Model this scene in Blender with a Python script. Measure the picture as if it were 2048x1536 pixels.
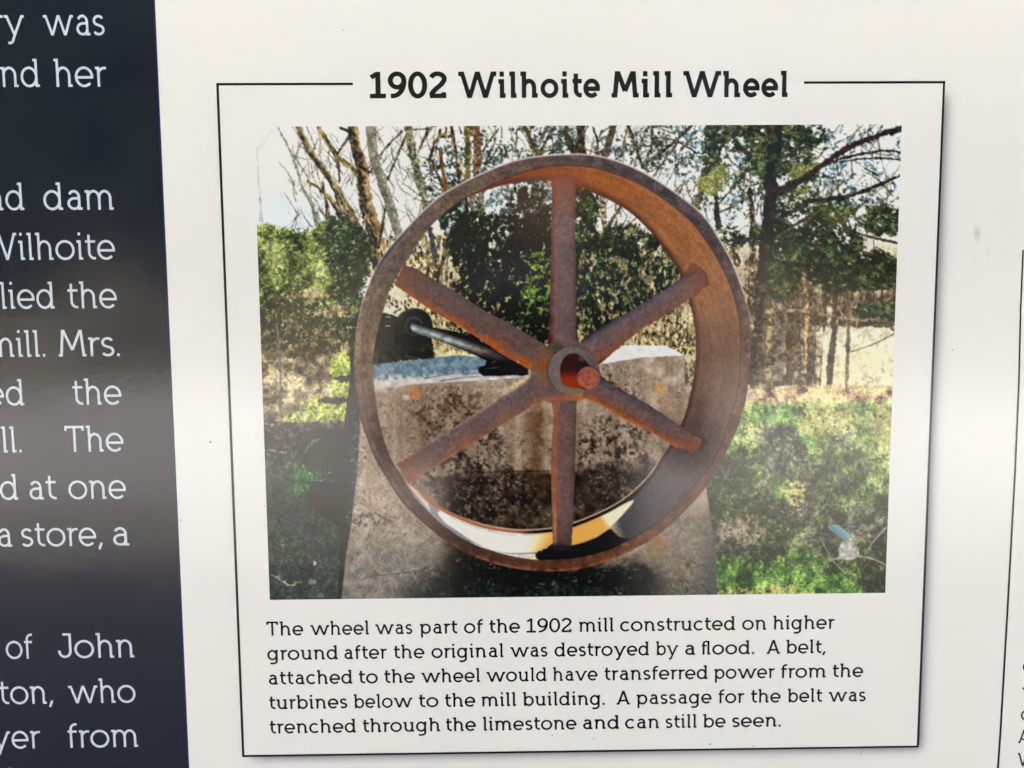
import bpy, bmesh, math, random
import numpy as np
from mathutils import Matrix, Vector
for o in list(bpy.data.objects): bpy.data.objects.remove(o)
scn = bpy.context.scene
# ---------------------------------------------------------------- camera: hand-held phone, a little above the middle of the print, tipped slightly down
F_PX, CXP, CYP = 1500.0, 1024.0, 768.0                      # focal length and centre in the 2048 x 1536 photograph
BR = np.array([[0.9998875410103307, 0.006836615742125159, -0.01334788438327341], [-0.007923267286948596, 0.9965070186613185, -0.0831323258078969], [0.012732916704914015, 0.08322873568621163, 0.9964491208226642]])
BT = np.array([0.04389245490913435, 0.02839022004815614, 0.4658776239315563])
CB = -BR.T @ BT                                             # camera in sign coordinates (u right, v down, w into the sign)
Z0 = 1.36                                                   # height of the print's centre above the ground
def world(u, v, w=0.0): return (u, w, Z0-v)
wv = lambda r: Vector((r[0], r[2], -r[1]))
cam = bpy.data.cameras.new('camera'); co = bpy.data.objects.new('camera', cam); scn.collection.objects.link(co); scn.camera = co
rx, dn, fw = wv(BR[0]), wv(BR[1]), wv(BR[2])
M = Matrix((rx, -dn, -fw)).transposed().to_4x4(); M.translation = Vector(world(CB[0], CB[1], CB[2])); co.matrix_world = M
cam.sensor_width = 36; cam.lens = F_PX/2048*36; cam.clip_start = 0.01; cam.clip_end = 500
cam.dof.use_dof = True; cam.dof.focus_distance = 0.4635; cam.dof.aperture_fstop = 12
scn.render.resolution_x, scn.render.resolution_y = 1024, 768
# ---------------------------------------------------------------- daylight: low sun behind the added wall, so the sign stands in open shade
SUN_EL, SUN_AZ = math.radians(25), math.radians(8)          # azimuth measured from +Y (behind the sign) towards +X
w = bpy.data.worlds.new('World'); scn.world = w; w.use_nodes = True; nt = w.node_tree
sky = nt.nodes.new('ShaderNodeTexSky'); sky.sky_type = 'NISHITA'; sky.sun_disc = False; sky.sun_elevation = SUN_EL; sky.sun_rotation = SUN_AZ
sky.air_density = 0.55; sky.dust_density = 6.0; sky.ozone_density = 0.0
nt.links.new(sky.outputs[0], nt.nodes['Background'].inputs[0]); nt.nodes['Background'].inputs[1].default_value = 0.085
sd = bpy.data.lights.new('sun', 'SUN'); sd.energy = 4.2; sd.angle = math.radians(0.5); sd.color = (1, .95, .87); so = bpy.data.objects.new('sun', sd); scn.collection.objects.link(so)
sdir = Vector((math.sin(SUN_AZ)*math.cos(SUN_EL), math.cos(SUN_AZ)*math.cos(SUN_EL), math.sin(SUN_EL))); so.rotation_euler = sdir.to_track_quat('Z', 'Y').to_euler(); so.location = sdir*20
scn.view_settings.view_transform = 'Standard'; scn.view_settings.look = 'None'; scn.view_settings.gamma = 1; scn.view_settings.exposure = 4.0
scn.render.engine = 'CYCLES'
# ---------------------------------------------------------------- lettering: a slab-tipped monoline face drawn as strokes
XH, CH, DS = 500.0, 700.0, -190.0
def arc(cx, cy, rx, ry, a0, a1, n=18):
    t = np.radians(np.linspace(a0, a1, n)); return [(cx+rx*math.cos(a), cy+ry*math.sin(a)) for a in t]
def glyph_strokes(c, w):
    h = w/2; o = 8; X = XH-h; C = CH-h; S = 52+h*0.45; R = []
    stem = lambda x, y0, y1: R.append([(x, y0), (x, y1)])
    flag = lambda x, y: R.append([(x-S-h*.35, y-h), (x+h, y-h)])
    foot = lambda x: R.append([(x-h, h), (x+S+h*.35, h)])
    def bowl(cx, rx): R.append(arc(cx, XH/2, rx, XH/2-h+o, 0, 360, 40))
    def arch(x0, x1, y1=0):
        cx = (x0+x1)/2; r = (x1-x0)/2; ry = 190-h*.3
        R.append([(x0, XH-h-ry+o-30)]+arc(cx, XH-h-ry+o, r, ry, 180, 0, 20)+[(x1, y1)])
    if c in 'nhm':
        top = CH if c == 'h' else XH; x0 = S+h+10; stem(x0, 0, top); flag(x0, top)
        if c == 'm':
            a = x0+255+h*.5; b = a+255+h*.5; arch(x0, a); arch(a, b); foot(b); return R, b+S+h+16
        b = x0+295-h*.2; arch(x0, b); foot(b); return R, b+S+h+16
    if c == 'u':
        x0 = S+h+10; b = x0+295-h*.2; ry = 190-h*.3
        R.append([(x0, XH)]+arc((x0+b)/2, ry+h-o, (b-x0)/2, ry, 180, 360, 20)+[(b, ry+h-o+30)])
        flag(x0, XH); flag(b, XH); stem(b, 0, XH); foot(b); return R, b+S+h+16
    if c in 'il':
        x0 = S+h+10; top = CH if c == 'l' else XH; stem(x0, 0, top); flag(x0, top); foot(x0)
        if c == 'i': R.append([(x0-5, CH-w*1.12), (x0-5, CH)])
        return R, x0+S+h+16
    if c == 'L':  # the fl ligature
        x0 = 95+h; x1 = x0+205
        stem(x0, 0, 545); R.append([(x0, 500)]+arc(x0+90, C-110, 90, 110, 180, 90, 10)+[(x1+h, C)])
        R.append([(x0-80, X), (x0+130, X)]); stem(x1, 0, CH); foot(x1); return R, x1+S+h+16
    if c == 'r':
        x0 = S+h+10; stem(x0, 0, XH); flag(x0, XH)
        R.append([(x0, 250), (x0, 290)]+arc(x0+155, 310, 155, X-310, 180, 95, 14)+[(x0+195, X-2)]); return R, x0+182+8
    if c == 't':
        x0 = 95+h; R.append([(x0, 640), (x0, 150+h)]+arc(x0+130, 150+h, 130, 150-o+4, 180, 268, 12)+[(x0+165, h-2)])
        R.append([(x0-95, X), (x0+165, X)]); return R, x0+182
    if c == 'f':
        x0 = 90+h; R.append([(x0, 0), (x0, C-130)]+arc(x0+130, C-130, 130, 135, 180, 85, 12)+[(x0+165, C+2)])
        R.append([(x0-85, X), (x0+155, X)]); return R, x0+180
    if c == 'o': bowl(24+250, 250-h); return R, 24+500+24
    if c in 'ce':
        rx = 226-h*.85; cx = 25+h+rx; ry = XH/2-h+o
        if c == 'c': R.append(arc(cx, XH/2, rx, ry, 48, 316, 34)); return R, cx+rx*.75+h+16
        R.append([(cx+rx+h*.9, XH/2-12)]+[(cx-rx, XH/2-12)]); R.append(arc(cx, XH/2, rx, ry, -4, 316, 38)); return R, cx+rx+h+20
    if c == 'a':
        x1 = 330+h; R.append([(x1, 0), (x1, 330)]+arc(x1-118, 330, 118, X-330+o, 0, 90, 12)+arc(x1-125, 330, 120, X-330+o, 95, 152, 8))
        foot(x1); ry = 145-h*.4; rx = 135-h*.3
        R.append([(x1, ry*2+h+2), (x1-110, ry*2+h)]+arc(x1-120, ry+h-o+6, rx+12, ry, 95, 275, 20)+arc(x1-105, ry+h-o+6, 105, ry, 280, 345, 8)); return R, x1+S+h+16
    if c in 'bdpqg':
        rx = 205-h*.7
        if c in 'dg':
            cx = 25+h+rx; x1 = cx+rx; bowl(cx, rx)
            if c == 'd': stem(x1, 0, CH); flag(x1, CH); foot(x1); return R, x1+S+h+16
            R.append([(x1+S*.9, X), (x1-h, X)])
            R.append([(x1, XH), (x1, -55)]+arc(x1-165, -50, 165, 140-h*.4, 0, -100, 14)+arc(x1-185, -50, 150, 140-h*.4, -102, -128, 5)); return R, x1+S+h+10
        x0 = S+h+10; cx = x0+rx; bowl(cx, rx)
        if c == 'b': stem(x0, 0, CH); flag(x0, CH)
        else: stem(x0, DS, XH); flag(x0, XH)
        return R, cx+rx+h+24
    if c == 's':
        L = 30+h; Rr = 330-h*.3; cx = (L+Rr)/2; q = XH/4
        p = arc(cx+4, XH-h-(q-h*.5)+o-4, (Rr-L)/2-10, q-h*.5, 28, 230, 18)+arc(cx, h+(q-h*.5)-o+4, (Rr-L)/2, q-h*.5, 50, -152, 20)
        R.append(p); return R, Rr+h+20
    if c in 'vwyWA':
        top = CH if c in 'WA' else XH
        if c == 'v' or c == 'y':
            a, m, b = 55+h, 245+h*.9, 435+h*1.6
            if c == 'v': R += [[(a, top), (m, 0)], [(m, 0), (b, top)]]
            else: R += [[(a, top), (m, 30)], [(b, top), (m-35, -95)]+arc(m-125, -80, 95, 110-h*.2, -15, -100, 8)+[(m-165, -185+h*.3)]]
            R += [[(a-h-28, top-h), (a+h*.6, top-h)], [(b-h*.6, top-h), (b+h+18, top-h)]]
            return R, b+h+28
        if c in 'wW':
            s = 1.0 if c == 'w' else 1.19; a = 60+h; d = (158+h*.45)*s
            xs = [a, a+d, a+2*d, a+3*d, a+4*d]
            R += [[(xs[0], top), (xs[1], 0)], [(xs[1], 0), (xs[2], top)], [(xs[2], top), (xs[3], 0)], [(xs[3], 0), (xs[4], top)]]
            R += [[(a-h-30, top-h), (a+h*.6, top-h)], [(xs[4]-h*.6, top-h), (xs[4]+h+25, top-h)]]
            return R, xs[4]+h+30
        a = 70+h; m = a+215; b = m+215
        R += [[(a, 0), (m, top)], [(m, top), (b, 0)], [(a+75, 205), (b-75, 205)], [(a-h-25, h), (a+h*.5, h)], [(b-h*.5, h), (b+h+25, h)]]; return R, b+h+45
    if c == 'M':
        a = 80+h; b = a+100; m = b+170; R += [[(a, 0), (b-45, CH)], [(b-35, CH), (m, 170)], [(m, 170), (m+205, CH)], [(m+215, CH), (m+270, 0)]]
        R += [[(a-h-30, h), (a+h*.5, h)], [(m+270-h*.5, h), (m+270+h+30, h)]]; return R, m+270+h+55
    if c == 'T':
        R += [[(20, C), (520, C)], [(20+h, C), (20+h-8, C-70-h)], [(520-h, C), (520-h+8, C-70-h)], [(270, 0), (270, C)]]; return R, 545
    if c == 'J':
        x1 = 330; R += [[(150, C), (x1+h, C)], [(x1, C), (x1, 180+h)]+arc(x1-140, 165+h, 140, 165-o, 0, -165, 18)+[(x1-283, 185+h)]]; return R, x1+h+45
    if c == '0': R.append(arc(250, CH/2, 205-h*.55, CH/2-h+o, 0, 360, 44)); return R, 500
    if c == '1': R += [[(230, 0), (230, CH)], [(215, CH-h*.8), (60, CH-150)], [(30, h), (420, h)]]; return R, 460
    if c == '2':
        R.append(arc(235, CH-185-h*.1, 168-h*.1, 185-h*.9+o, 165, -22, 20)+[(330, 370), (180, 235), (95, 130), (70+h*.4, h)]); R += [[(45, h), (440, h)], [(440-h, h), (440-h, 120+h*.6)]]; return R, 485
    if c == '9':
        R.append(arc(235, 470, 195-h*.5, 230-h+o, 0, 360, 36)); R.append(arc(235-170, 470, 365-h*.5, 470-h, 0, -58, 16)+[(95, h+8)]) if False else R.append([(430-h*.5, 470)]+arc(120, 445, 310-h*.5, 445-h, 0, -80, 18)+[(75, h)]); return R, 480
    if c == '.': R.append([(35+h*1.15, 0), (35+h*1.15, w*1.12)]); return R, 35+w*1.15+45
    if c == ',': R.append([(85+h, 75+h*.4), (35+h*.4, -95)]); return R, 85+w+40
    return R, 250

def sdf_stroke(P, w, GX, GY):
    P = [np.array(p, float) for p in P]; h = w/2
    while len(P) > 2 and np.linalg.norm(P[0]-P[1]) < h*.85: P.pop(1)
    while len(P) > 2 and np.linalg.norm(P[-1]-P[-2]) < h*.85: P.pop(-2)
    closed = np.linalg.norm(P[0]-P[-1]) < 1; D = np.full(GX.shape, 1e9); n = len(P)-1
    for i in range(n):
        a, b = P[i], P[i+1]; L = np.linalg.norm(b-a)
        if L < 1e-6: continue
        u = (b-a)/L; s = (GX-a[0])*u[0]+(GY-a[1])*u[1]; t = np.abs(-(GX-a[0])*u[1]+(GY-a[1])*u[0])
        if closed or (0 < i < n-1): d = np.hypot(np.maximum(np.maximum(-s, s-L), 0), t)-h
        else:
            r = min(6.0, h*.25)
            lo = -s if i == 0 else -s-1e9*0; hi = s-L
            if i == 0 and i == n-1: e = np.maximum(-s, s-L)
            elif i == 0: e = np.maximum(-s, np.where(s > L, s-L, -1e9))
            else: e = np.maximum(s-L, np.where(s < 0, -s, -1e9))
            q0 = e+r; q1 = t-h+r
            d = np.hypot(np.maximum(q0, 0), np.maximum(q1, 0))+np.minimum(np.maximum(q0, q1), 0)-r
            d = np.maximum(d, -h)
        D = np.minimum(D, d)
    return D

def contour_fill(D, xs, ys):
    """filled mesh of D<0 on a grid; whole cells merged into row runs, edge cells clipped"""
    V = []; F = []; vid = {}
    def vt(x, y):
        k = (round(x, 2), round(y, 2))
        if k not in vid: vid[k] = len(V); V.append((x, y))
        return vid[k]
    ny, nx = D.shape; ins = D < 0
    cnt = ins[:-1, :-1].astype(int)+ins[1:, :-1]+ins[:-1, 1:]+ins[1:, 1:]
    for j in range(ny-1):
        run = None; row = cnt[j]
        for i in range(nx):
            k = row[i] if i < nx-1 else 0
            if k == 4:
                if run is None: run = i
                continue
            if run is not None:
                F.append([vt(xs[run], ys[j]), vt(xs[i], ys[j]), vt(xs[i], ys[j+1]), vt(xs[run], ys[j+1])]); run = None
            if 0 < k < 4 and i < nx-1:
                cs = [(i, j), (i+1, j), (i+1, j+1), (i, j+1)]; poly = []
                for q in range(4):
                    (a, b), (c, d) = cs[q], cs[(q+1) % 4]; da, dc = D[b, a], D[d, c]
                    if da < 0: poly.append(vt(xs[a], ys[b]))
                    if (da < 0) != (dc < 0):
                        t = da/(da-dc); t = min(max(t, .02), .98); poly.append(vt(xs[a]+(xs[c]-xs[a])*t, ys[b]+(ys[d]-ys[b])*t))
                pp = [p for q, p in enumerate(poly) if p != poly[q-1]]
                if len(pp) > 2: F.append(pp)
    return V, F
_gc = {}
def clip_glyph(c, D, GY):
    if c in 'vwWAMy': D = np.maximum(D, GY-(CH if c in 'WAM' else XH))
    if c in 'vwWAM': D = np.maximum(D, -GY)
    return D
def glyph_mesh(c, w, step=11.0):
    k = (c, w)
    if k not in _gc:
        R, adv = glyph_strokes(c, w)
        if not R: _gc[k] = ([], [], adv)
        else:
            A = np.array([p for r in R for p in r]); x0, y0 = A.min(0)-w; x1, y1 = A.max(0)+w
            xs = np.arange(x0, x1, step)+.013; ys = np.arange(y0, y1, step)+.017
            GX, GY = np.meshgrid(xs, ys); D = np.full(GX.shape, 1e9)
            for r in R: D = np.minimum(D, sdf_stroke(r, w, GX, GY))
            D = clip_glyph(c, D, GY); V, F = contour_fill(D, xs, ys); _gc[k] = (V, F, adv)
    return _gc[k]
def word_mesh(word, w):
    V = []; F = []; x = 0.0; word = word.replace('fl', 'L')
    for c in word:
        v, f, adv = glyph_mesh(c, w); b = len(V)
        V += [(p[0]+x, p[1]) for p in v]; F += [[i+b for i in q] for q in f]; x += adv
    V = np.array(V); x0 = V[:, 0].min(); V[:, 0] -= x0; return V, F, V[:, 0].max()
# ---------------------------------------------------------------- the printed picture, painted procedurally (print inks, sRGB) in its own raster
PX0, PY0, PW, PH = 500, 240, 1316, 974
rs = np.random.RandomState(7)
def noise(w, h, cell, seed, ax=1.0):
    r = np.random.RandomState(seed); gw, gh = int(w/(cell*ax))+3, int(h/cell)+3; g = r.rand(gh, gw)
    y = np.arange(h)/cell; x = np.arange(w)/(cell*ax); yi = y.astype(int); xi = x.astype(int)
    fy = (y-yi); fx = (x-xi); fy = fy*fy*(3-2*fy); fx = fx*fx*(3-2*fx)
    a = g[yi][:, xi]; b = g[yi][:, xi+1]; c = g[yi+1][:, xi]; d = g[yi+1][:, xi+1]
    return (a*(1-fx)+b*fx)*(1-fy)[:, None]+(c*(1-fx)+d*fx)*fy[:, None]
def fbm(cell, seed, oct=4, ax=1.0, w=None, h=None):
    w = w or PW; h = h or PH; s = np.zeros((h, w)); a = 1.0; t = 0
    for o in range(oct):
        s += a*noise(w, h, max(cell/2**o, 1.0), seed+o*17, ax); t += a; a *= .55
    return np.clip((s/t-.5)*1.9+.5, 0, 1)
CV = np.zeros((PH, PW, 3)); ID = np.zeros((PH, PW), np.int16)
YY, XX = np.mgrid[0:PH, 0:PW]; XX = XX+float(PX0); YY = YY+float(PY0)
C = lambda r, g, b: np.array([r, g, b], float)/255
def box(x0, y0, x1, y1):
    a, b = max(int(x0)-PX0, 0), min(int(x1)+1-PX0, PW); c, d = max(int(y0)-PY0, 0), min(int(y1)+1-PY0, PH)
    return slice(c, max(d, c)), slice(a, max(b, a))
def spline(pts, closed=True, n=8):
    P = np.array(pts, float); N = len(P); out = []
    for i in range(N if closed else N-1):
        if closed: p0, p1, p2, p3 = P[i-1], P[i], P[(i+1) % N], P[(i+2) % N]
        else: p0, p1, p2, p3 = P[max(i-1, 0)], P[i], P[i+1], P[min(i+2, N-1)]
        for k in range(n):
            t = k/n; out.append(.5*((2*p1)+(-p0+p2)*t+(2*p0-5*p1+4*p2-p3)*t*t+(-p0+3*p1-3*p2+p3)*t**3))
    if not closed: out.append(P[-1])
    return np.array(out)
def segdist(P, X, Y, closed):
    D = np.full(X.shape, 1e9); T = np.zeros(X.shape); n = len(P) if closed else len(P)-1
    for i in range(n):
        a = P[i]; b = P[(i+1) % len(P)]; e = b-a; L = e@e+1e-9
        t = np.clip(((X-a[0])*e[0]+(Y-a[1])*e[1])/L, 0, 1); d = np.hypot(X-a[0]-t*e[0], Y-a[1]-t*e[1])
        m = d < D; D = np.where(m, d, D); T = np.where(m, (i+t)/n, T)
    return D, T
def polymask(pts, soft=.7, jag=0, seed=0):
    """antialiased coverage of a polygon (scanline even-odd, then a narrow blur)"""
    P = np.array(pts, float); sl = box(P[:, 0].min()-3, P[:, 1].min()-3, P[:, 0].max()+3, P[:, 1].max()+3)
    X, Y = XX[sl], YY[sl]; M = np.zeros(X.shape)
    jx = (noise(X.shape[1], X.shape[0], 3.0, seed)-.5)*jag if jag else 0; jy = (noise(X.shape[1], X.shape[0], 3.0, seed+5)-.5)*jag if jag else 0
    for oy in (-.25, .25):
        for ox in (-.25, .25):
            x = X+ox+jx; y = Y+oy+jy; ins = np.zeros(X.shape, bool); j = len(P)-1
            for i in range(len(P)):
                (xi, yi), (xj, yj) = P[i], P[j]; j = i
                if yi == yj: continue
                ins ^= ((yi > y) != (yj > y)) & (x < (xj-xi)*(y-yi)/(yj-yi)+xi)
            M += ins*.25
    return sl, M
def put(sl, a, col, i=None):
    a3 = a[..., None]; CV[sl] = CV[sl]*(1-a3)+col*a3
    if i is not None: ID[sl] = np.where(a > .5, i, ID[sl])
def stroke(pts, w0, w1, cols, i=None, rough=.35, seed=0, sm=True, alpha=1.0, lit=None):
    """tapered branch; cols = palette mottled along it; lit = (colour, side) sunlit edge"""
    P = spline(pts, False, 5) if sm and len(pts) > 2 else np.array(pts, float); m = max(w0, w1)+4
    sl = box(P[:, 0].min()-m, P[:, 1].min()-m, P[:, 0].max()+m, P[:, 1].max()+m); X, Y = XX[sl], YY[sl]
    if X.size == 0: return
    D, T = segdist(P, X, Y, False); h, w = X.shape
    hw = (w0+(w1-w0)*T)/2; nz = NZ[0][sl]; hw = hw*(1+rough*(nz-.5)*1.6)
    a = np.clip(hw-D+.5, 0, 1)*alpha
    k = NZ[1+seed % 3][sl]; n = len(cols); f = np.clip(k*1.15-.07, 0, .999)*(n-1); q = f.astype(int); fr = (f-q)[..., None]; A = np.array(cols)
    col = A[q]*(1-fr)+A[np.minimum(q+1, n-1)]*fr
    if lit is not None:
        d = P[-1]-P[0]; d = d/np.linalg.norm(d)
        # signed side using the nearest centre line
        j = np.clip((T*(len(P)-1)).astype(int), 0, len(P)-2); c0 = P[j]; e = P[j+1]-c0
        s = ((X-c0[..., 0])*(-e[..., 1])+(Y-c0[..., 1])*e[..., 0])/(np.hypot(e[..., 0], e[..., 1])+1e-6)*lit[1]
        g = np.clip(s/np.maximum(hw, 1)*1.3+.15+(k-.5)*.9, 0, 1)[..., None]; col = col*(1-g)+lit[0]*g
    put(sl, a, col, i)
_ker = {}
def kern(r, e, ang):
    k = (r, e, ang)
    if k not in _ker:
        R = int(math.ceil(r*e))+1; y, x = np.mgrid[-R:R+1, -R:R+1]; t = ang*math.pi/8
        u = x*math.cos(t)+y*math.sin(t); v = -x*math.sin(t)+y*math.cos(t)
        _ker[k] = np.clip((1-np.hypot(u/(r*e), v/r))*r+.45, 0, 1), R
    return _ker[k]
def dabs(n, dens, pal, r=(1, 2), e=(1, 2), ang=None, tone=None, jit=.05, alpha=.9, seed=0, i=None):
    """n leaf-sized flecks, placed by the density field, coloured from a palette ordered dark to light by the tone field"""
    R = np.random.RandomState(seed+100); sl, D = dens; p = (D/D.sum()).ravel()
    idx = np.searchsorted(np.cumsum(p), R.rand(n)); idx = np.minimum(idx, D.size-1)
    ys, xs = np.unravel_index(idx, D.shape); ys = ys+sl[0].start; xs = xs+sl[1].start
    A = np.array(pal); m = len(A)
    tv = (tone[ys, xs] if tone is not None else R.rand(n))+R.normal(0, .17, n); f = np.clip(tv, 0, .999)*(m-1); q = f.astype(int)
    col = A[q]+(A[np.minimum(q+1, m-1)]-A[q])*(f-q)[:, None]; col = np.clip(col*(1+R.normal(0, jit, (n, 1)))+R.normal(0, jit*.25, (n, 3)), 0, 1)
    rr = np.round(R.uniform(r[0], r[1], n)*2)/2; ee = np.round(R.uniform(e[0], e[1], n)*2)/2; aa = R.randint(0, 8, n) if ang is None else (np.round(R.normal(ang, .9, n)).astype(int) % 8)
    for k in range(n):
        K, Q = kern(max(rr[k], .5), max(ee[k], 1), int(aa[k])); y, x = ys[k], xs[k]
        y0, y1, x0, x1 = max(y-Q, 0), min(y+Q+1, PH), max(x-Q, 0), min(x+Q+1, PW)
        a = (K[y0-y+Q:y1-y+Q, x0-x+Q:x1-x+Q]*alpha)[..., None]; s = CV[y0:y1, x0:x1]; s += (col[k]-s)*a
def blobs(lst, thr=0.0, n=None, cut=None):
    """soft union of ellipses (x, y, rx, ry, weight)"""
    x0 = min(b[0]-b[2]*1.5 for b in lst); x1 = max(b[0]+b[2]*1.5 for b in lst); y0 = min(b[1]-b[3]*1.5 for b in lst); y1 = max(b[1]+b[3]*1.5 for b in lst)
    sl = box(x0, y0, x1, y1); X, Y = XX[sl], YY[sl]; D = np.zeros(X.shape)
    for x, y, rx, ry, wt in lst: D = np.maximum(D, wt*np.clip(1.35-((X-x)/rx)**2-((Y-y)/ry)**2, 0, 1))
    if n is not None: D = D*np.clip((n[sl]*.6+NZ[3][sl]*.4-thr+.04)*2.4, 0, 1)
    return sl, D+1e-9
NZ = [fbm(9, 3, 3), fbm(7, 31, 3), fbm(12, 52, 4), fbm(5, 77, 2)]
BIG = fbm(46, 11, 4); MID = fbm(20, 23, 4); FINE = fbm(6, 41, 3)
SA = lambda l: [(500+x/3.103, 240+y/3.103) for x, y in l]
SB = lambda l: [(1150+x/3.103, 240+y/3.103) for x, y in l]
full = (slice(0, PH), slice(0, PW))
ramp = lambda x, a, b: np.clip((x-a)/(b-a), 0, 1)
def lerp(a, b, t): t = t[..., None] if isinstance(t, np.ndarray) else t; return a*(1-t)+b*t
# ids: 1 woodland 2 shrub 3 grass 4 concrete block 5 block top 6 bearing 7 shaft 8 rim 9-14 spokes 15 hub 16 axle end 17 big tree 18 stone 19 shaded ground 20 pale trunk 21 pipe
# --- sky, far field
CV[:] = C(231, 226, 213); ID[:] = 1
CV[:] = lerp(CV, C(222, 230, 226), np.clip(1-((XX-600)/150)**2-((YY-440)/60)**2, 0, 1)*.8)
t = ramp(XX, 1280, 1480)*np.clip(MID*1.8-.6, 0, 1)*(YY < 520); CV[:] = lerp(CV, C(225, 231, 236), t)
t = ramp(YY+(MID-.5)*60, 440, 560)*ramp(XX, 720, 860); CV[:] = lerp(CV, lerp(C(214, 196, 150), C(232, 214, 160), FINE), t)
t = ramp(YY+(MID-.5)*40, 470, 540)*ramp(XX, 1450, 1500); CV[:] = lerp(CV, lerp(C(176, 158, 130), C(205, 184, 146), FINE), t)
t = ramp(YY+(MID-.5)*16, 636, 664)*ramp(XX, 1490, 1510); CV[:] = lerp(CV, lerp(C(244, 232, 205), C(246, 232, 184), ramp(YY, 660, 740)), t)
def region(x0, y0, x1, y1, n=None, thr=.5, gain=5):
    sl = box(x0, y0, x1, y1); D = np.ones(XX[sl].shape)
    if n is not None: D = D*np.clip((n[sl]-thr)*gain, 0, 1)
    return sl, D+1e-9
# far twigs and bluish bits of foliage against the sky
tw = [C(95, 88, 70), C(130, 120, 96), C(165, 158, 138)]
R = np.random.RandomState(5)
for k in range(330):
    x = R.uniform(820, 1800); y = R.uniform(250, 520); a = R.uniform(-1.2, 1.2)-math.pi/2; L = R.uniform(15, 60)
    p = [(x, y), (x+L*.5*math.cos(a), y+L*.5*math.sin(a)), (x+L*math.cos(a+R.uniform(-.4, .4)), y+L*math.sin(a))]
    stroke(p, R.uniform(1.2, 2.6), .8, tw, seed=k, alpha=R.uniform(.45, .9))
for k in range(46):
    x = R.uniform(515, 820); y = R.uniform(250, 470); a = R.uniform(-.8, .8)-math.pi/2; L = R.uniform(12, 45)
    stroke([(x, y), (x+L*math.cos(a), y+L*math.sin(a))], 1.4, .7, [C(175, 165, 150), C(205, 196, 184)], seed=k, alpha=.6)
for l, w, al in (([(60, 640), (55, 380), (40, 160)], 1.6, .4), ([(75, 630), (60, 450), (45, 330), (50, 280)], 2, .35), ([(50, 180), (140, 60)], 1.5, .3), ([(170, 690), (250, 640), (310, 560)], 2, .6), ([(620, 490), (650, 430)], 3, .6), ([(590, 420), (620, 360)], 2, .5), ([(900, 480), (1040, 440)], 1.4, .4)):
    stroke(SA(l), w, 1, [C(120, 112, 110), C(150, 140, 135)], alpha=al)
bl = [C(30, 40, 32), C(50, 62, 52), C(76, 90, 82), C(124, 142, 144), C(190, 200, 198)]
dabs(2300, blobs([(905, 370, 60, 75, 1), (960, 300, 40, 60, .7), (1060, 285, 46, 50, 1), (1010, 330, 60, 30, .9), (1110, 290, 50, 60, .9), (1260, 300, 80, 45, .9), (1340, 290, 60, 60, .5), (880, 330, 30, 70, .6)], .42, MID), bl, (1, 2.5), (1, 2.5), tone=FINE*.8, seed=1)
dabs(2200, blobs([(960, 400, 90, 60, .8), (1040, 430, 60, 70, 1), (1080, 400, 40, 50, 1)], .42, FINE), bl, (1, 2.5), (1, 2), tone=FINE*.9, seed=2)
dabs(2600, blobs([(1420, 330, 70, 90, .7), (1500, 380, 60, 80, .8), (1590, 300, 80, 60, .9), (1700, 400, 90, 90, .8), (1740, 290, 60, 40, .6)], .45, MID), [C(36, 44, 32), C(66, 76, 64), C(104, 122, 122), C(168, 186, 192)], (1, 2.5), (1, 2.5), tone=FINE, seed=3)
R = np.random.RandomState(21)
for k in range(210):
    x = R.uniform(835, 1800); y = R.uniform(255, 470 if x > 1150 else 440); a = R.normal(-1.45, .75); L = R.uniform(25, 90); b = a+R.uniform(-.6, .6)
    p = [(x, y), (x+L*.5*math.cos(a), y+L*.5*math.sin(a)), (x+L*.5*math.cos(a)+L*.5*math.cos(b), y+L*.5*math.sin(a)+L*.5*math.sin(b))]
    stroke(p, R.uniform(2, 4.5), 1.2, [C(44, 38, 28), C(84, 72, 50), C(128, 108, 72)], seed=k, alpha=R.uniform(.6, .95))
# --- brush and undergrowth between the trunks
und = [C(28, 26, 18), C(70, 58, 38), C(128, 104, 66), C(186, 162, 112), C(222, 204, 158)]
dabs(6500, region(760, 470, 1480, 705, MID, .30), und, (1, 2.5), (1, 3), ang=4, tone=FINE*.75, seed=4)
dabs(4200, region(1490, 520, 1792, 650, FINE, .34), [C(48, 38, 26), C(104, 84, 62), C(160, 136, 108), C(206, 184, 152)], (1, 2.5), (1, 3), ang=4, tone=MID*.8+.1, seed=5)
dabs(900, region(1600, 660, 1790, 770, FINE, .6), [C(205, 188, 140), C(232, 218, 176), C(196, 186, 128)], (1, 3), (1, 3), seed=6, alpha=.5)
R = np.random.RandomState(8)
for k in range(120):
    x = R.uniform(860, 1390); y0 = R.uniform(560, 705); L = R.uniform(30, 150)
    stroke([(x, y0), (x+R.uniform(-8, 8), y0-L)], R.uniform(1.5, 6), 1.2, [C(50, 38, 24), C(110, 88, 58), C(196, 172, 126)], seed=k, alpha=.85)
for k in range(85):
    x = R.uniform(1515, 1650) if k % 3 else R.uniform(1515, 1770); y0 = R.uniform(640, 775) if x < 1640 else R.uniform(600, 660); L = R.uniform(40, 160)
    stroke([(x, y0), (x+R.uniform(-6, 6), y0-L)], R.uniform(1.5, 6), 1.5, [C(38, 28, 22), C(76, 62, 50), C(122, 106, 88)], seed=k, alpha=.85)
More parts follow.
